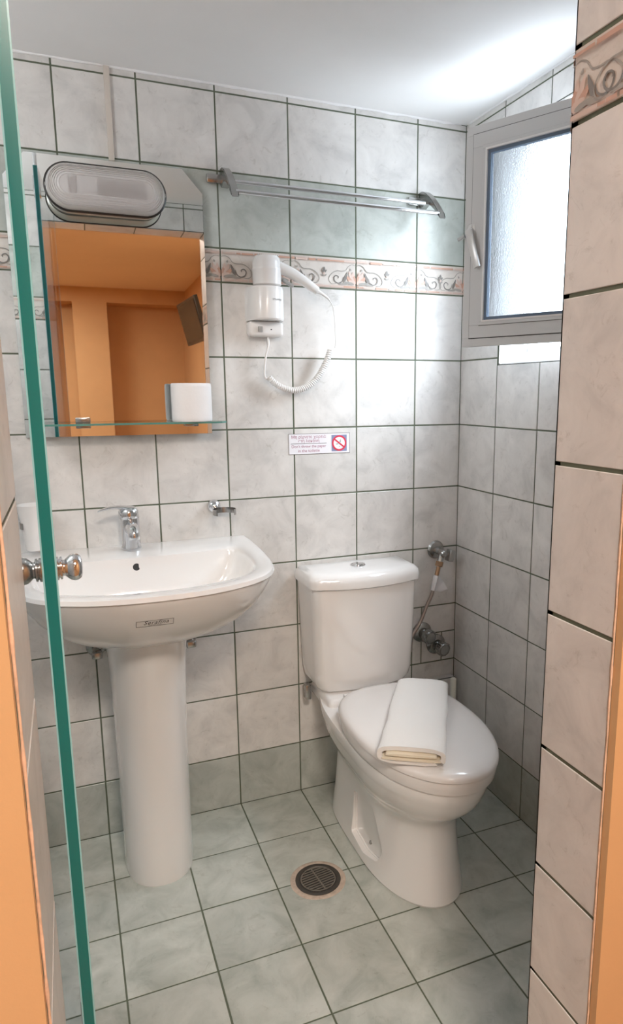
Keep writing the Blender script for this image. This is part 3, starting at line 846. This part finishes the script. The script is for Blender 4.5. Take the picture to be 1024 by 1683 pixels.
hd = empty('hair_dryer', (HX, -.045, 1.57), 'white hair dryer parked barrel-down in its wall holder, handle to the right', 'hair dryer')
bm = bmesh.new()
lathe(bm, [(.034, .0), (.0388, .004), (.0392, .040), (.0400, .042), (.0400, .046), (.0392, .048), (.0388, .062), (.0365, .072), (.0320, .0785), (.0240, .080), (.0001, .0805)], (HX + .002, -.045, 1.5686), (0, 0, 1), 40)
link('barrel', bm, M_PLWHITE, hd, smooth=40)
bm = bmesh.new()
for k in range(-5, 6):
    box(bm, (HX + .002 + k * .0055 - .0012, -.068, 1.6465), (HX + .002 + k * .0055 + .0012, -.022, 1.6495), bev=.0008)
link('air_grille', bm, M_PLWHITE, hd)
bm = bmesh.new()
hp = catmull([(HX + .030, -.050, 1.622), (HX + .070, -.056, 1.606), (HX + .110, -.060, 1.583), (HX + .142, -.062, 1.562)], 6)
rr = []
for i, p in enumerate(hp):
    t = i / (len(hp) - 1); w = .0185 - .0075 * t; h = .017 - .006 * t
    d = Vector((.82, -.05, -.5)).normalized(); v = d.cross(Vector((0, 1, 0))).normalized(); u = Vector((0, 1, 0))
    rr.append([p + u * w * math.cos(q) + v * h * sgn(math.sin(q), .8) for q in [2 * math.pi * k / 24 for k in range(24)]])
loft(bm, rr)
link('handle', bm, M_PLWHITE, hd, smooth=50)
bm = bmesh.new(); tube(bm, [(HX + .142, -.062, 1.562), (HX + .156, -.062, 1.556), (HX + .172, -.0615, 1.546), (HX + .180, -.0605, 1.539)], [.0065, .0042, .0036, .0022], 12)
link('cable_sleeve', bm, M_PLWHITE, hd, smooth=40)
bm = bmesh.new(); box(bm, (HX + .040, -.064, 1.575), (HX + .075, -.050, 1.583), bev=.002, rot=Matrix.Rotation(R(28), 3, 'Y'))
link('speed_switch', bm, M_PLGREY, hd)

# ---------------------------------------------------------------- notice on the tiles
nt = empty('notice_sticker', (-.487, 0, 1.13), 'small white sticker in Greek and English with a red prohibition sign', 'sticker')
nx0, nx1, nz0, nz1, ny = -.586, -.390, 1.099, 1.1605, -.0014
bm = bmesh.new(); box(bm, (nx0, ny - .0008, nz0), (nx1, ny, nz1)); link('sticker_sheet', bm, M_STWHITE, nt)
bm = bmesh.new(); yy = ny - .0010
def flat(bm, x0, x1, z0, z1, y, mi=0):
    f = bm.faces.new([bm.verts.new(q) for q in ((x0, y, z0), (x1, y, z0), (x1, y, z1), (x0, y, z1))]); f.material_index = mi
for a in ((nx0, nx1, nz1 - .0011, nz1), (nx0, nx1, nz0, nz0 + .0011), (nx0, nx0 + .0011, nz0, nz1), (nx1 - .0011, nx1, nz0, nz1)): flat(bm, *a, yy)
flat(bm, nx0 + .007, nx0 + .120, nz0 + .0312, nz0 + .0325, yy)
for s, z, w in (('\u039c\u03b7 \u03c1\u03af\u03c7\u03bd\u03b5\u03c4\u03b5 \u03c7\u03b1\u03c1\u03c4\u03b9\u03ac', nz0 + .0515, 1), ('\u03c3\u03c4\u03b7 \u03bb\u03b5\u03ba\u03ac\u03bd\u03b7', nz0 + .0395, 1), ("Don't throw the paper", nz0 + .0235, 1), ('in the toilette', nz0 + .0105, 1)):
    t_ = text_mesh(s, .0125 if 'D' not in s else .0118, 0, 0, 1.0); merge(bm, t_, WALLM(nx0 + .0635, yy, z), 1)
link('sticker_lettering', bm, [M_INK, M_STTXT], nt)
bm = bmesh.new(); flat(bm, nx1 - .060, nx1 - .010, nz0 + .006, nz1 - .006, yy); link('symbol_ground', bm, M_STBLUE, nt)
bm = bmesh.new(); cx, cz, y3 = nx1 - .035, (nz0 + nz1) / 2, yy - .0003
lathe(bm, [(.0225, 0), (.0225, .0002)], (cx, y3, cz), (0, -1, 0), 36); link('symbol_disc', bm, M_STWHITE, nt)
bm = bmesh.new(); n = 40
vo = [bm.verts.new((cx + .0235 * math.cos(2 * math.pi * k / n), y3 - .0004, cz + .0235 * math.sin(2 * math.pi * k / n))) for k in range(n)]
vi = [bm.verts.new((cx + .0185 * math.cos(2 * math.pi * k / n), y3 - .0004, cz + .0185 * math.sin(2 * math.pi * k / n))) for k in range(n)]
for k in range(n): bm.faces.new((vo[k], vo[(k + 1) % n], vi[(k + 1) % n], vi[k]))
c_, s_ = math.cos(R(-38)), math.sin(R(-38))
bm.faces.new([bm.verts.new((cx + a * c_ - b_ * s_, y3 - .0006, cz + a * s_ + b_ * c_)) for a, b_ in ((-.020, -.0022), (.020, -.0022), (.020, .0022), (-.020, .0022))])
link('prohibition_ring', bm, M_STRED, nt)
bm = bmesh.new()
for (a, b_, w, h) in ((.004, .009, .0014, .0014), (.003, .0045, .002, .0028), (-.007, -.003, .004, .0012), (.000, -.0105, .0012, .0012)):
    flat(bm, cx + a - w, cx + a + w, cz + b_ - h, cz + b_ + h, y3 - .00045)
link('pictogram', bm, M_PLGREY, nt)

# ---------------------------------------------------------------- toilet
wc = empty('toilet', (-.40, -.40, 0), 'white close-coupled ceramic toilet with its lid closed, in the back corner', 'toilet')
TCX = -.398
bm = bmesh.new()
prof = [(0, .122, -.400, -.642, -.085, 2.1, 4.5), (.008, .126, -.400, -.646, -.082, 2.1, 4.5), (.030, .123, -.400, -.643, -.083, 2.1, 4.5), (.09, .116, -.400, -.630, -.088, 2.1, 4.5), (.16, .112, -.405, -.618, -.095, 2.1, 4.5),
        (.205, .112, -.415, -.618, -.095, 2.1, 4.5), (.232, .119, -.425, -.632, -.085, 2.05, 4), (.254, .133, -.435, -.660, -.060, 2.0, 3.6), (.276, .145, -.445, -.688, -.035, 2.0, 3.6),
        (.300, .154, -.450, -.709, -.020, 2.0, 3.4), (.322, .159, -.452, -.721, -.018, 2.0, 3.4), (.330, .161, -.452, -.724, -.018, 2.0, 3.4), (.336, .163, -.452, -.727, -.018, 2.0, 3.4), (.360, .1665, -.452, -.733, -.018, 2.0, 3.4), (.368, .165, -.452, -.731, -.020, 2.0, 3.4)]
rr = [egg(TCX, ym, hw, yf, yb, z, 96, pf, pb) for z, hw, ym, yf, yb, pf, pb in prof]
loft(bm, rr)
bmesh.ops.recalc_face_normals(bm, faces=bm.faces)
bowl_me = bpy.data.meshes.new('bowl'); bm.to_mesh(bowl_me); bm.free()
tmp = bpy.data.objects.new('bowl_tmp', bowl_me); COL.objects.link(tmp)
bm = bmesh.new()     # recess for the floor screw in each flank
for s in (-1, 1):
    q = [(-.315, .040), (-.400, .030), (-.480, .050), (-.500, .090), (-.440, .190), (-.315, .165)]
    a = [bm.verts.new((TCX + s * .103, y, z)) for y, z in q]; b2 = [bm.verts.new((TCX + s * .20, y - (.012 if y < -.3 else -.012), z + (.008 if z > .1 else -.004))) for y, z in q]
    bm.faces.new(a); bm.faces.new(list(reversed(b2)))
    for i in range(6): bm.faces.new((a[i], b2[i], b2[(i + 1) % 6], a[(i + 1) % 6]))
bmesh.ops.recalc_face_normals(bm, faces=bm.faces)
bmesh.ops.bevel(bm, geom=list(bm.edges), offset=.004, segments=3, affect='EDGES')
cme = bpy.data.meshes.new('cutter'); bm.to_mesh(cme); bm.free()
cut_o = bpy.data.objects.new('cutter_tmp', cme); COL.objects.link(cut_o)
md = tmp.modifiers.new('cut', 'BOOLEAN'); md.operation = 'DIFFERENCE'; md.object = cut_o; md.solver = 'EXACT'
dg = bpy.context.evaluated_depsgraph_get()
res_me = bpy.data.meshes.new_from_object(tmp.evaluated_get(dg))
bm = bmesh.new(); bm.from_mesh(res_me)
bpy.data.objects.remove(tmp); bpy.data.objects.remove(cut_o)
bowl = link('bowl', bm, M_CERAMIC, wc, smooth=32)
bv = bvh_of(bowl)
for y in (-.415,):
    bm = bmesh.new(); lathe(bm, [(.0055, 0), (.0055, .003), (.0035, .0045)], (TCX - .1025, y, .062), (-1, 0, 0), 16); link('floor_screw', bm, M_STEEL, bowl, smooth=40)
bm = bmesh.new()     # cistern deck joining bowl and cistern
box(bm, (TCX - .140, -.200, .345), (TCX + .140, -.020, .3880), bev=.014, seg=4); link('cistern_deck', bm, M_CERAMIC, wc, smooth=40)
# cistern
def cring(cx, hw, y0, yb, bow, z, n=20):
    pts = []
    cr = .035
    # back edge
    pts.append(Vector((cx - hw, yb, z)))
    for k in range(6):
        a = math.pi / 2 * k / 5; pts.append(Vector((cx - hw + cr * (1 - math.cos(a)), y0 + cr * (1 - math.sin(a)), z)))
    for k in range(1, n):
        t = -1 + 2 * k / n; pts.append(Vector((cx + t * (hw - cr), y0 - bow * (1 - t * t), z)))
    for k in range(6):
        a = math.pi / 2 * (1 - k / 5); pts.append(Vector((cx + hw - cr * (1 - math.cos(a)), y0 + cr * (1 - math.sin(a)), z)))
    pts.append(Vector((cx + hw, yb, z)))
    return pts
CCX = -.398
bm = bmesh.new()
loft(bm, [cring(CCX, .126, -.135, -.030, .010, .3885), cring(CCX, .142, -.147, -.022, .014, .394), cring(CCX, .154, -.154, -.016, .018, .410), cring(CCX, .160, -.158, -.014, .020, .440),
          cring(CCX, .165, -.160, -.012, .022, .55), cring(CCX, .170, -.163, -.012, .024, .716)])
link('cistern', bm, M_CERAMIC, wc, smooth=35)
bm = bmesh.new()
loft(bm, [cring(CCX, .173, -.166, -.012, .025, .7175), cring(CCX, .1785, -.171, -.010, .026, .721), cring(CCX, .1795, -.172, -.010, .026, .738), cring(CCX, .1765, -.169, -.012, .025, .751), cring(CCX, .167, -.160, -.018, .024, .760), cring(CCX, .155, -.140, -.032, .020, .7645), cring(CCX, .10, -.110, -.055, .012, .766)])
lid = link('cistern_lid', bm, M_CERAMIC, wc, smooth=45)
bm = bmesh.new(); lathe(bm, [(.0215, 0), (.0225, .002), (.0215, .0045), (.0185, .0048), (.0180, .0035), (.0165, .0036), (.0150, .006), (.0001, .0068)], (CCX - .006, -.098, .7655), (0, 0, 1), 32)
link('flush_button', bm, M_CHROME, lid, smooth=35)
bm = bmesh.new(); box(bm, (CCX - .166, -.060, .338), (CCX - .148, -.030, .388), bev=.004); link('cistern_bracket', bm, M_DCHROME, wc, smooth=40)
# seat and lid
def lidring(s, z, yb=-.205, dy=0): return egg(TCX + .004, -.455, .175 * s, -.455 - .297 * s, min(-.455 + .250 * s, yb), z, 80, 2.05, 2.7)
bm = bmesh.new()
loft(bm, [lidring(.955, .3695), lidring(.968, .3712), lidring(.976, .380), lidring(.988, .398), lidring(.982, .4025), lidring(.965, .4040)])
link('seat', bm, M_SEAT, wc, smooth=45)
bm = bmesh.new()
loft(bm, [lidring(.985, .4045), lidring(1.0, .4065), lidring(1.0, .413), lidring(.985, .4195), lidring(.95, .4245), lidring(.88, .4275), lidring(.70, .4290), lidring(.40, .4300), lidring(.1, .4302)])
sl = link('seat_lid', bm, M_SEAT, wc, smooth=45)
for s in (-1, 1):
    bm = bmesh.new(); lathe(bm, [(.008, 0), (.009, .002), (.009, .040), (.008, .042)], (TCX + s * .075 - .021, -.204, .3985), (1, 0, 0), 18); link('lid_hinge', bm, M_SEAT, wc, smooth=40)

# ---------------------------------------------------------------- folded towel on the lid
tw = empty('towel', (-.400, -.50, .4295), 'folded white hand towel lying on the closed toilet lid', 'towel')
TA, TB = Vector((-.292, -.315)), Vector((-.512, -.668))       # middle of the far and near ends
ax = (TB - TA).normalized(); sd = Vector((-ax.y, ax.x)); TL = (TB - TA).length
def tp(l, w, z): # l along 0..TL, w across
    p = TA + ax * l + sd * w; return Vector((p.x, p.y, z))
TH = .045
def slab(bm, l0, l1, hw0, hw1, z0, z1, rnd, wob=0, nL=26, nC=36, fold=None, seed=0, bend=0):
    rr = []
    for i in range(nL + 1):
        t = i / nL; l = l0 + (l1 - l0) * t; hw = hw0 + (hw1 - hw0) * t
        e = min(1, math.sin(math.pi * min(t * 6, .5)) if t < .083 else (math.sin(math.pi * min((1 - t) * 14, .5)) if t > .964 else 1))
        hh = (z1 - z0) / 2 * (.45 + .55 * e); zc = z0 + (z1 - z0) / 2 - (1 - e) * (z1 - z0) * .12
        row = []
        for k in range(nC):
            a = 2 * math.pi * k / nC; c, s = math.cos(a), math.sin(a)
            w = hw * sgn(c, rnd) ; z = zc + hh * sgn(s, .55)
            nn = noise.noise((l * 22 + seed, w * 22, z * 30)) * wob
            row.append(tp(l + nn * .6, w + nn, max(z0, z + (nn * .8 if s > 0 else 0) + bend * (w / hw) ** 2)))
        rr.append(row)
    loft(bm, rr)
bm = bmesh.new()
# outer wrap: a U-shaped sheet folded over, closed at the left, seen end-on at the near end
zb = .4308
def wrap(bm, l0, l1, hw, z0, z1, th, seed):
    rr = []
    for i in range(31):
        t = i / 30; l = l0 + (l1 - l0) * t
        h = hw * (1.0 + .10 * (t - .5)) + .0045 * noise.noise((t * 4, seed, 0))
        dz = .006 * noise.noise((t * 4, seed + 3, 0))
        zz1 = z1 + dz - .010 * max(0, (.10 - t) / .10) ** 2
        # closed path of a rounded sheet: outside then back inside
        outp = []; inp = []
        nS = 26
        for k in range(nS + 1):
            u = k / nS     # 0 bottom right inner end -> around left -> top -> right side down
            a = R(-20) + R(0)
            ang = -R(50) - u * (2 * math.pi - R(25))
            c, s = math.cos(ang), math.sin(ang)
            ww, zc = sgn(c, .62), sgn(s, .60)
            outp.append((ww * h, (z0 + zz1) / 2 + zc * (zz1 - z0) / 2))
            inp.append((ww * (h - th), (z0 + zz1) / 2 + zc * ((zz1 - z0) / 2 - th)))
        ring_ = outp + list(reversed(inp))
        rr.append([tp(l + .0015 * noise.noise((a * 60, b_ * 90, seed)), a + .0008 * noise.noise((l * 40, a * 50, b_ * 60 + seed)), b_ + .0010 * noise.noise((l * 50 + seed, a * 40, 1))) for a, b_ in ring_])
    loft(bm, rr)
wrap(bm, 0, TL, .076, zb, zb + TH, .0105, 2.0)
top = link('outer_fold', bm, M_TOWEL, tw, smooth=60)
bm = bmesh.new()
slab(bm, .012, TL + .004, .064, .0685, zb + .0095, zb + .0215, .8, .0015, seed=4)
slab(bm, .012, TL + .006, .056, .060, zb + .0205, zb + .0335, .8, .0015, seed=9)
link('inner_folds', bm, M_TOWELC, tw, smooth=60)['label'] = 'cream inner folds of the towel'

# ---------------------------------------------------------------- toilet brush in the corner
tb = empty('toilet_brush', (-.060, -.100, 0), 'toilet brush with a pale upright handle in the corner behind the toilet', 'toilet brush')
bm = bmesh.new(); lathe(bm, [(.042, 0.0015), (.046, .004), (.043, .12), (.040, .125), (.036, .122), (.036, .010)], (-.060, -.100, 0), (0, 0, 1), 28); link('brush_pot', bm, M_PLWHITE, tb, smooth=40)
bm = bmesh.new(); lathe(bm, [(.006, .06), (.006, .20), (.0088, .24), (.0098, .325), (.0098, .340), (.0085, .3425), (.0065, .3420)], (-.060, -.100, 0), (0, 0, 1), 20); link('brush_handle', bm, M_CREAMPL, tb, smooth=40)

# ---------------------------------------------------------------- valves
def angle_valve(x, z, label, flip=1, hose=True):
    a = empty('angle_valve', (x, 0, z), label, 'valve')
    bm = bmesh.new(); lathe(bm, [(.030, .0013), (.031, .004), (.026, .011), (.014, .014), (.011, .014)], (x, 0, z), (0, -1, 0), 28); link('rosette', bm, M_DCHROME, a, smooth=35)
    bm = bmesh.new(); lathe(bm, [(.0105, .012), (.0105, .050), (.012, .051), (.012, .062), (.009, .066)], (x, 0, z), (0, -1, -.05), 20)
    return a, bm
a, bm = angle_valve(-.083, .765, 'chrome angle valve feeding the cistern hose beside the corner')
d = Vector((-.32, -.10, -1)).normalized()
p0 = Vector((-.083, -.048, .766))
lathe(bm, [(.0085, -.004), (.0095, .010), (.0095, .034)], p0, d, 18); link('valve_body', bm, M_DCHROME, a, smooth=35)
bm = bmesh.new(); box(bm, (-.065, -.066, .733), (-.045, -.036, .772), bev=.004, seg=3, rot=Matrix.Rotation(R(12), 3, 'Y')); tube(bm, [(-.083, -.050, .760), (-.058, -.052, .756)], .006, 12); link('valve_handle', bm, M_STEEL, a, smooth=35)
bm = bmesh.new(); lathe(bm, [(.0125, .032), (.0130, .034), (.0130, .047), (.0115, .049)], p0, d, 6); link('nut', bm, M_BRASS, a, smooth=30)
hs = empty('flexible_hose', tuple(p0 + d * .05), 'braided supply hose dropping behind the cistern, small paper tag on it', 'hose')
pe = p0 + d * .05
bm = bmesh.new(); tube(bm, [pe, pe + d * .028], .0072, 16); link('ferrule', bm, M_BRASS, hs, smooth=40)
bm = bmesh.new(); tube(bm, catmull([pe + d * .024, pe + d * .09, Vector((-.150, -.066, .590)), Vector((-.172, -.070, .545)), Vector((-.205, -.075, .50)), Vector((-.212, -.080, .452))], 8), .0058, 14)
M_BRAID = mat('braided_steel', (0.36, 0.31, 0.28), 0.4, 0.8)
wv = M_BRAID.node_tree.nodes.new('ShaderNodeTexVoronoi'); wv.inputs['Scale'].default_value = 420
M_BRAID.node_tree.links.new(coords(M_BRAID), wv.inputs['Vector']); bump(M_BRAID, wv.outputs['Distance'], .6, .001)
link('braided_hose', bm, M_BRAID, hs, smooth=60)
bm = bmesh.new()
q0, q1 = pe + d * .030, pe + d * .080
tube(bm, [q0, q1], [.0095, .0085], 8)
vs = [bm.verts.new(v) for v in (q0 + Vector((.006, -.008, 0)), q0 + Vector((.020, -.012, -.018)), q0 + Vector((.034, -.016, -.045)), q1 + Vector((.022, -.010, -.004)), q1 + Vector((.004, -.010, .002)))]
bm.faces.new(vs); r_ = bmesh.ops.solidify(bm, geom=[bm.faces[-1]] if False else [f for f in bm.faces if len(f.verts) == 5], thickness=.0006)
link('paper_tag', bm, mat('crumpled_paper', (0.72, 0.72, 0.74), .7), hs)['label'] = 'crumpled white paper tag'
def stop_valve(x, z, label, dx):
    K = 1.2
    a = empty('stop_valve', (x, 0, z), label, 'valve', 'round chrome stop valves by the corner')
    bm = bmesh.new(); lathe(bm, [(p * K, q) for p, q in [(.027, .0013), (.029, .004), (.029, .010), (.022, .018), (.014, .020)]], (x, 0, z), (0, -1, 0), 28); link('rosette', bm, M_DCHROME, a, smooth=35)
    bm = bmesh.new(); rr = []
    ax_ = Vector((dx, -1, -.12)).normalized()
    lathe(bm, [(p * K, q) for p, q in [(.013, .012), (.014, .030), (.0185, .032), (.0200, .036), (.0200, .054), (.0185, .057), (.0165, .057), (.0160, .055), (.0001, .0555)]], (x, 0, z), ax_, 28)
    for k in range(10):
        a_ = 2 * math.pi * k / 10; u, v, w = frame(ax_)
        c_ = Vector((x, 0, z)) + w * .045 + (u * math.cos(a_) + v * math.sin(a_)) * .0198 * K
        tube(bm, [c_ - w * .009, c_ + w * .009], .0022, 8)
    link('hand_wheel', bm, M_DCHROME, a, smooth=35)
    bm = bmesh.new(); lathe(bm, [(.0150 * K, .0556), (.0150 * K, .0572), (.0140 * K, .0578)], (x, 0, z), ax_, 24); link('wheel_cap', bm, M_STEEL, a, smooth=35)
stop_valve(-.132, .484, 'upper left one of two round chrome stop valves, close behind the cistern', .15)
stop_valve(-.078, .434, 'lower right one of two round chrome stop valves, nearer the corner', .15)

# angle valves under the basin
def sink_valve(x, z, label, s):
    a = empty('angle_valve', (x, 0, z), label, 'valve')
    bm = bmesh.new(); lathe(bm, [(.026, .0013), (.027, .004), (.022, .010), (.012, .013)], (x, 0, z), (0, -1, 0), 26); link('rosette', bm, M_DCHROME, a, smooth=35)
    bm = bmesh.new(); lathe(bm, [(.011, .012), (.011, .050), (.009, .055)], (x, 0, z), (0, -1, 0), 18)
    tube(bm, [(x, -.040, z), (x + s * .020, -.040, z + .010)], .008, 14); link('valve_body', bm, M_DCHROME, a, smooth=35)
    bm = bmesh.new(); box(bm, (x - .014, -.074, z - .013), (x + .014, -.054, z + .007), bev=.004, seg=3); link('valve_handle', bm, M_DCHROME, a, smooth=35)
    bm = bmesh.new(); tube(bm, catmull([(x + s * .018, -.040, z + .009), (x + s * .034, -.042, z + .03), (x + s * .040, -.044, z + .05), (x + s * .042, -.045, z + .068)], 6), .005, 12); link('supply_pipe', bm, M_BRAID, a, smooth=50)
sink_valve(-1.160, .585, 'chrome angle valve left of the pedestal under the basin', 1)
sink_valve(-.908, .580, 'chrome angle valve right of the pedestal under the basin', -1)

# ---------------------------------------------------------------- floor drain
DX, DY = -.660, -.425
dr = empty('floor_drain', (DX, DY, 0), 'round metal floor drain grate between basin and toilet', 'floor drain')
bm = bmesh.new(); n = 48
def irr(r, a, s=1): return r * (1 + .03 * s * noise.noise((math.cos(a) * 2, math.sin(a) * 2, 5)))
rr = []
for r0, z, s in ((.0745, .0012, 1), (.0735, .0022, 1), (.0640, .0026, .3), (.0600, .0020, 0), (.0600, .0012, 0)):
    rr.append([Vector((DX + irr(r0, 2 * math.pi * k / n, s) * math.cos(2 * math.pi * k / n), DY + irr(r0, 2 * math.pi * k / n, s) * math.sin(2 * math.pi * k / n), z)) for k in range(n)])
loft(bm, rr); link('mortar_collar', bm, M_MORTAR, dr, smooth=50)
bm = bmesh.new(); lathe(bm, [(.0600, .0015), (.0605, .0040), (.0585, .0050), (.0500, .0045), (.0485, .0030), (.0485, .0026)], (DX, DY, 0), (0, 0, 1), 48)
link('drain_frame', bm, M_IRON, dr, smooth=40)
bm = bmesh.new(); lathe(bm, [(.0485, .0022), (.0485, .0028)], (DX, DY, 0), (0, 0, 1), 40); link('drain_hollow', bm, M_DARK, dr)
bm = bmesh.new()
ang = R(0); 
for k in range(-5, 6):
    o_ = k * .0086; hl = math.sqrt(max(0, .0465 ** 2 - o_ ** 2))
    if hl < .012: continue
    box(bm, (DX + o_ - .0019, DY - hl, .0030), (DX + o_ + .0019, DY + hl, .0048)) 
box(bm, (DX - .046, DY - .0020, .0030), (DX + .046, DY + .0020, .0052)); 
lathe(bm, [(.0470, .003), (.0470, .0050), (.0440, .0050), (.0440, .003)], (DX, DY, 0), (0, 0, 1), 40, caps=False)
bmesh.ops.rotate(bm, verts=bm.verts, cent=(DX, DY, 0), matrix=Matrix.Rotation(R(97), 3, 'Z'))
link('grate', bm, mat('dull_grate_steel', (0.30, 0.27, 0.23), .45, .8), dr)

# ---------------------------------------------------------------- glass shower door, open edge towards the room
gx, gx2, gy0, gy1, gt = -1.2175, -1.2405, -1.246, -.640, .0066
gd = empty('shower_door', (gx, gy1, 0), 'frameless clear glass door with teal edge and a double chrome knob', 'glass door')
bm = bmesh.new()
def gq(y): return gx + (gx2 - gx) * (y - gy0) / (gy1 - gy0)
c8 = [(gq(gy0) - gt, gy0 + .0012), (gq(gy0) + gt, gy0 + .0012), (gq(gy1) + gt, gy1), (gq(gy1) - gt, gy1)]
z0, z1 = .030, 2.00
c8 = c8[:2] + [(x, y - .0012) for x, y in c8[2:]]
lo = [bm.verts.new((x, y, z0)) for x, y in c8]; hi = [bm.verts.new((x, y, z1)) for x, y in c8]
bm.faces.new(list(reversed(lo))); bm.faces.new(hi)
for i in range(4):
    j = (i + 1) % 4; bm.faces.new((lo[i], lo[j], hi[j], hi[i]))
link('glass_panel', bm, M_GLASS, gd)
bm = bmesh.new()
for ye, s in ((gy0, 1), (gy1, -1)):
    box(bm, (gq(ye) - gt + .0014, min(ye, ye + s * .0010), z0), (gq(ye) + gt - .0014, max(ye, ye + s * .0010), z1))
link('polished_edge', bm, M_GEDGE, gd)['label'] = 'dark teal polished glass edge'
bm = bmesh.new()
for ye, s in ((gy0, 1), (gy1, -1)):
    for k in (-1, 1):
        xx = gq(ye) + k * (gt - .0006)
        box(bm, (xx - .0008, min(ye + s * .0003, ye + s * .0014), z0), (xx + .0008, max(ye + s * .0003, ye + s * .0014), z1))
link('ground_arris', bm, M_GARRIS, gd)
KY, KZ = -1.115, 1.078
kb = bpy.data.objects.new('door_knob', None); COL.objects.link(kb); kb.parent = gd; kb.location = Vector((gq(KY), KY, KZ)) - gd.location; kb.empty_display_size = .03
for s in (-1, 1):
    bm = bmesh.new()
    lathe(bm, [(.0135, gt + .0003), (.0140, gt + .0010), (.0140, gt + .0035), (.0115, gt + .0042), (.0115, gt + .0050), (.0135, gt + .0055), (.0135, gt + .0075), (.0095, gt + .0088), (.0095, gt + .0105), (.0120, gt + .0130), (.0148, gt + .0165), (.0160, gt + .0205), (.0156, gt + .0245), (.0130, gt + .0280), (.0080, gt + .0297), (.0001, gt + .0300)],
          (gq(KY), KY, KZ), (s, .0, 0), 32)
    link('knob', bm, M_DCHROME if s < 0 else M_CHROME, kb, smooth=40)
for z in (.06, 1.94):
    bm = bmesh.new(); box(bm, (gq(gy1) - .011, gy1 - .040, z - .03), (gq(gy1) + .011, gy1 - .001, z + .03), bev=.002); tube(bm, [(gq(gy1), gy1 - .02, z - (.06 if z < 1 else .03)), (gq(gy1), gy1 - .02, z + (.03 if z < 1 else CEIL - 1.94))], .006, 12)
    link('pivot_hinge', bm, M_CHROME, gd, smooth=30)

# ---------------------------------------------------------------- television on the bedroom wall (mirror view)
tv = empty('television', (-.31, -3.88, 1.85), 'black flat television on a tilting arm on the orange bedroom wall, seen in the mirror', 'television')
TM = Matrix.Translation((-.31, -3.88, 1.85)) @ Matrix.Rotation(R(-14), 4, 'Y') @ Matrix.Rotation(R(-6), 4, 'Z')
def tvp(name, lo, hi, m, bev=.004):
    bm = bmesh.new(); box(bm, lo, hi, bev=bev); bm.transform(TM); return link(name, bm, m, tv)
tvp('case', (-.012, -.29, -.17), (.02, .29, .17), M_BLACK)
tvp('screen', (-.0150, -.27, -.15), (-.0125, .27, .15), M_SCREEN, 0)
tvp('rear_housing', (.018, -.18, -.12), (.055, .18, .10), M_BLACK, .01)
bm = bmesh.new(); tube(bm, [(-.27, -3.88, 1.84), (BX1 - .004, -3.88, 1.82)], .018, 12); box(bm, (BX1 - .012, -3.95, 1.74), (BX1, -3.81, 1.90)); link('wall_arm', bm, M_BLACK, tv)
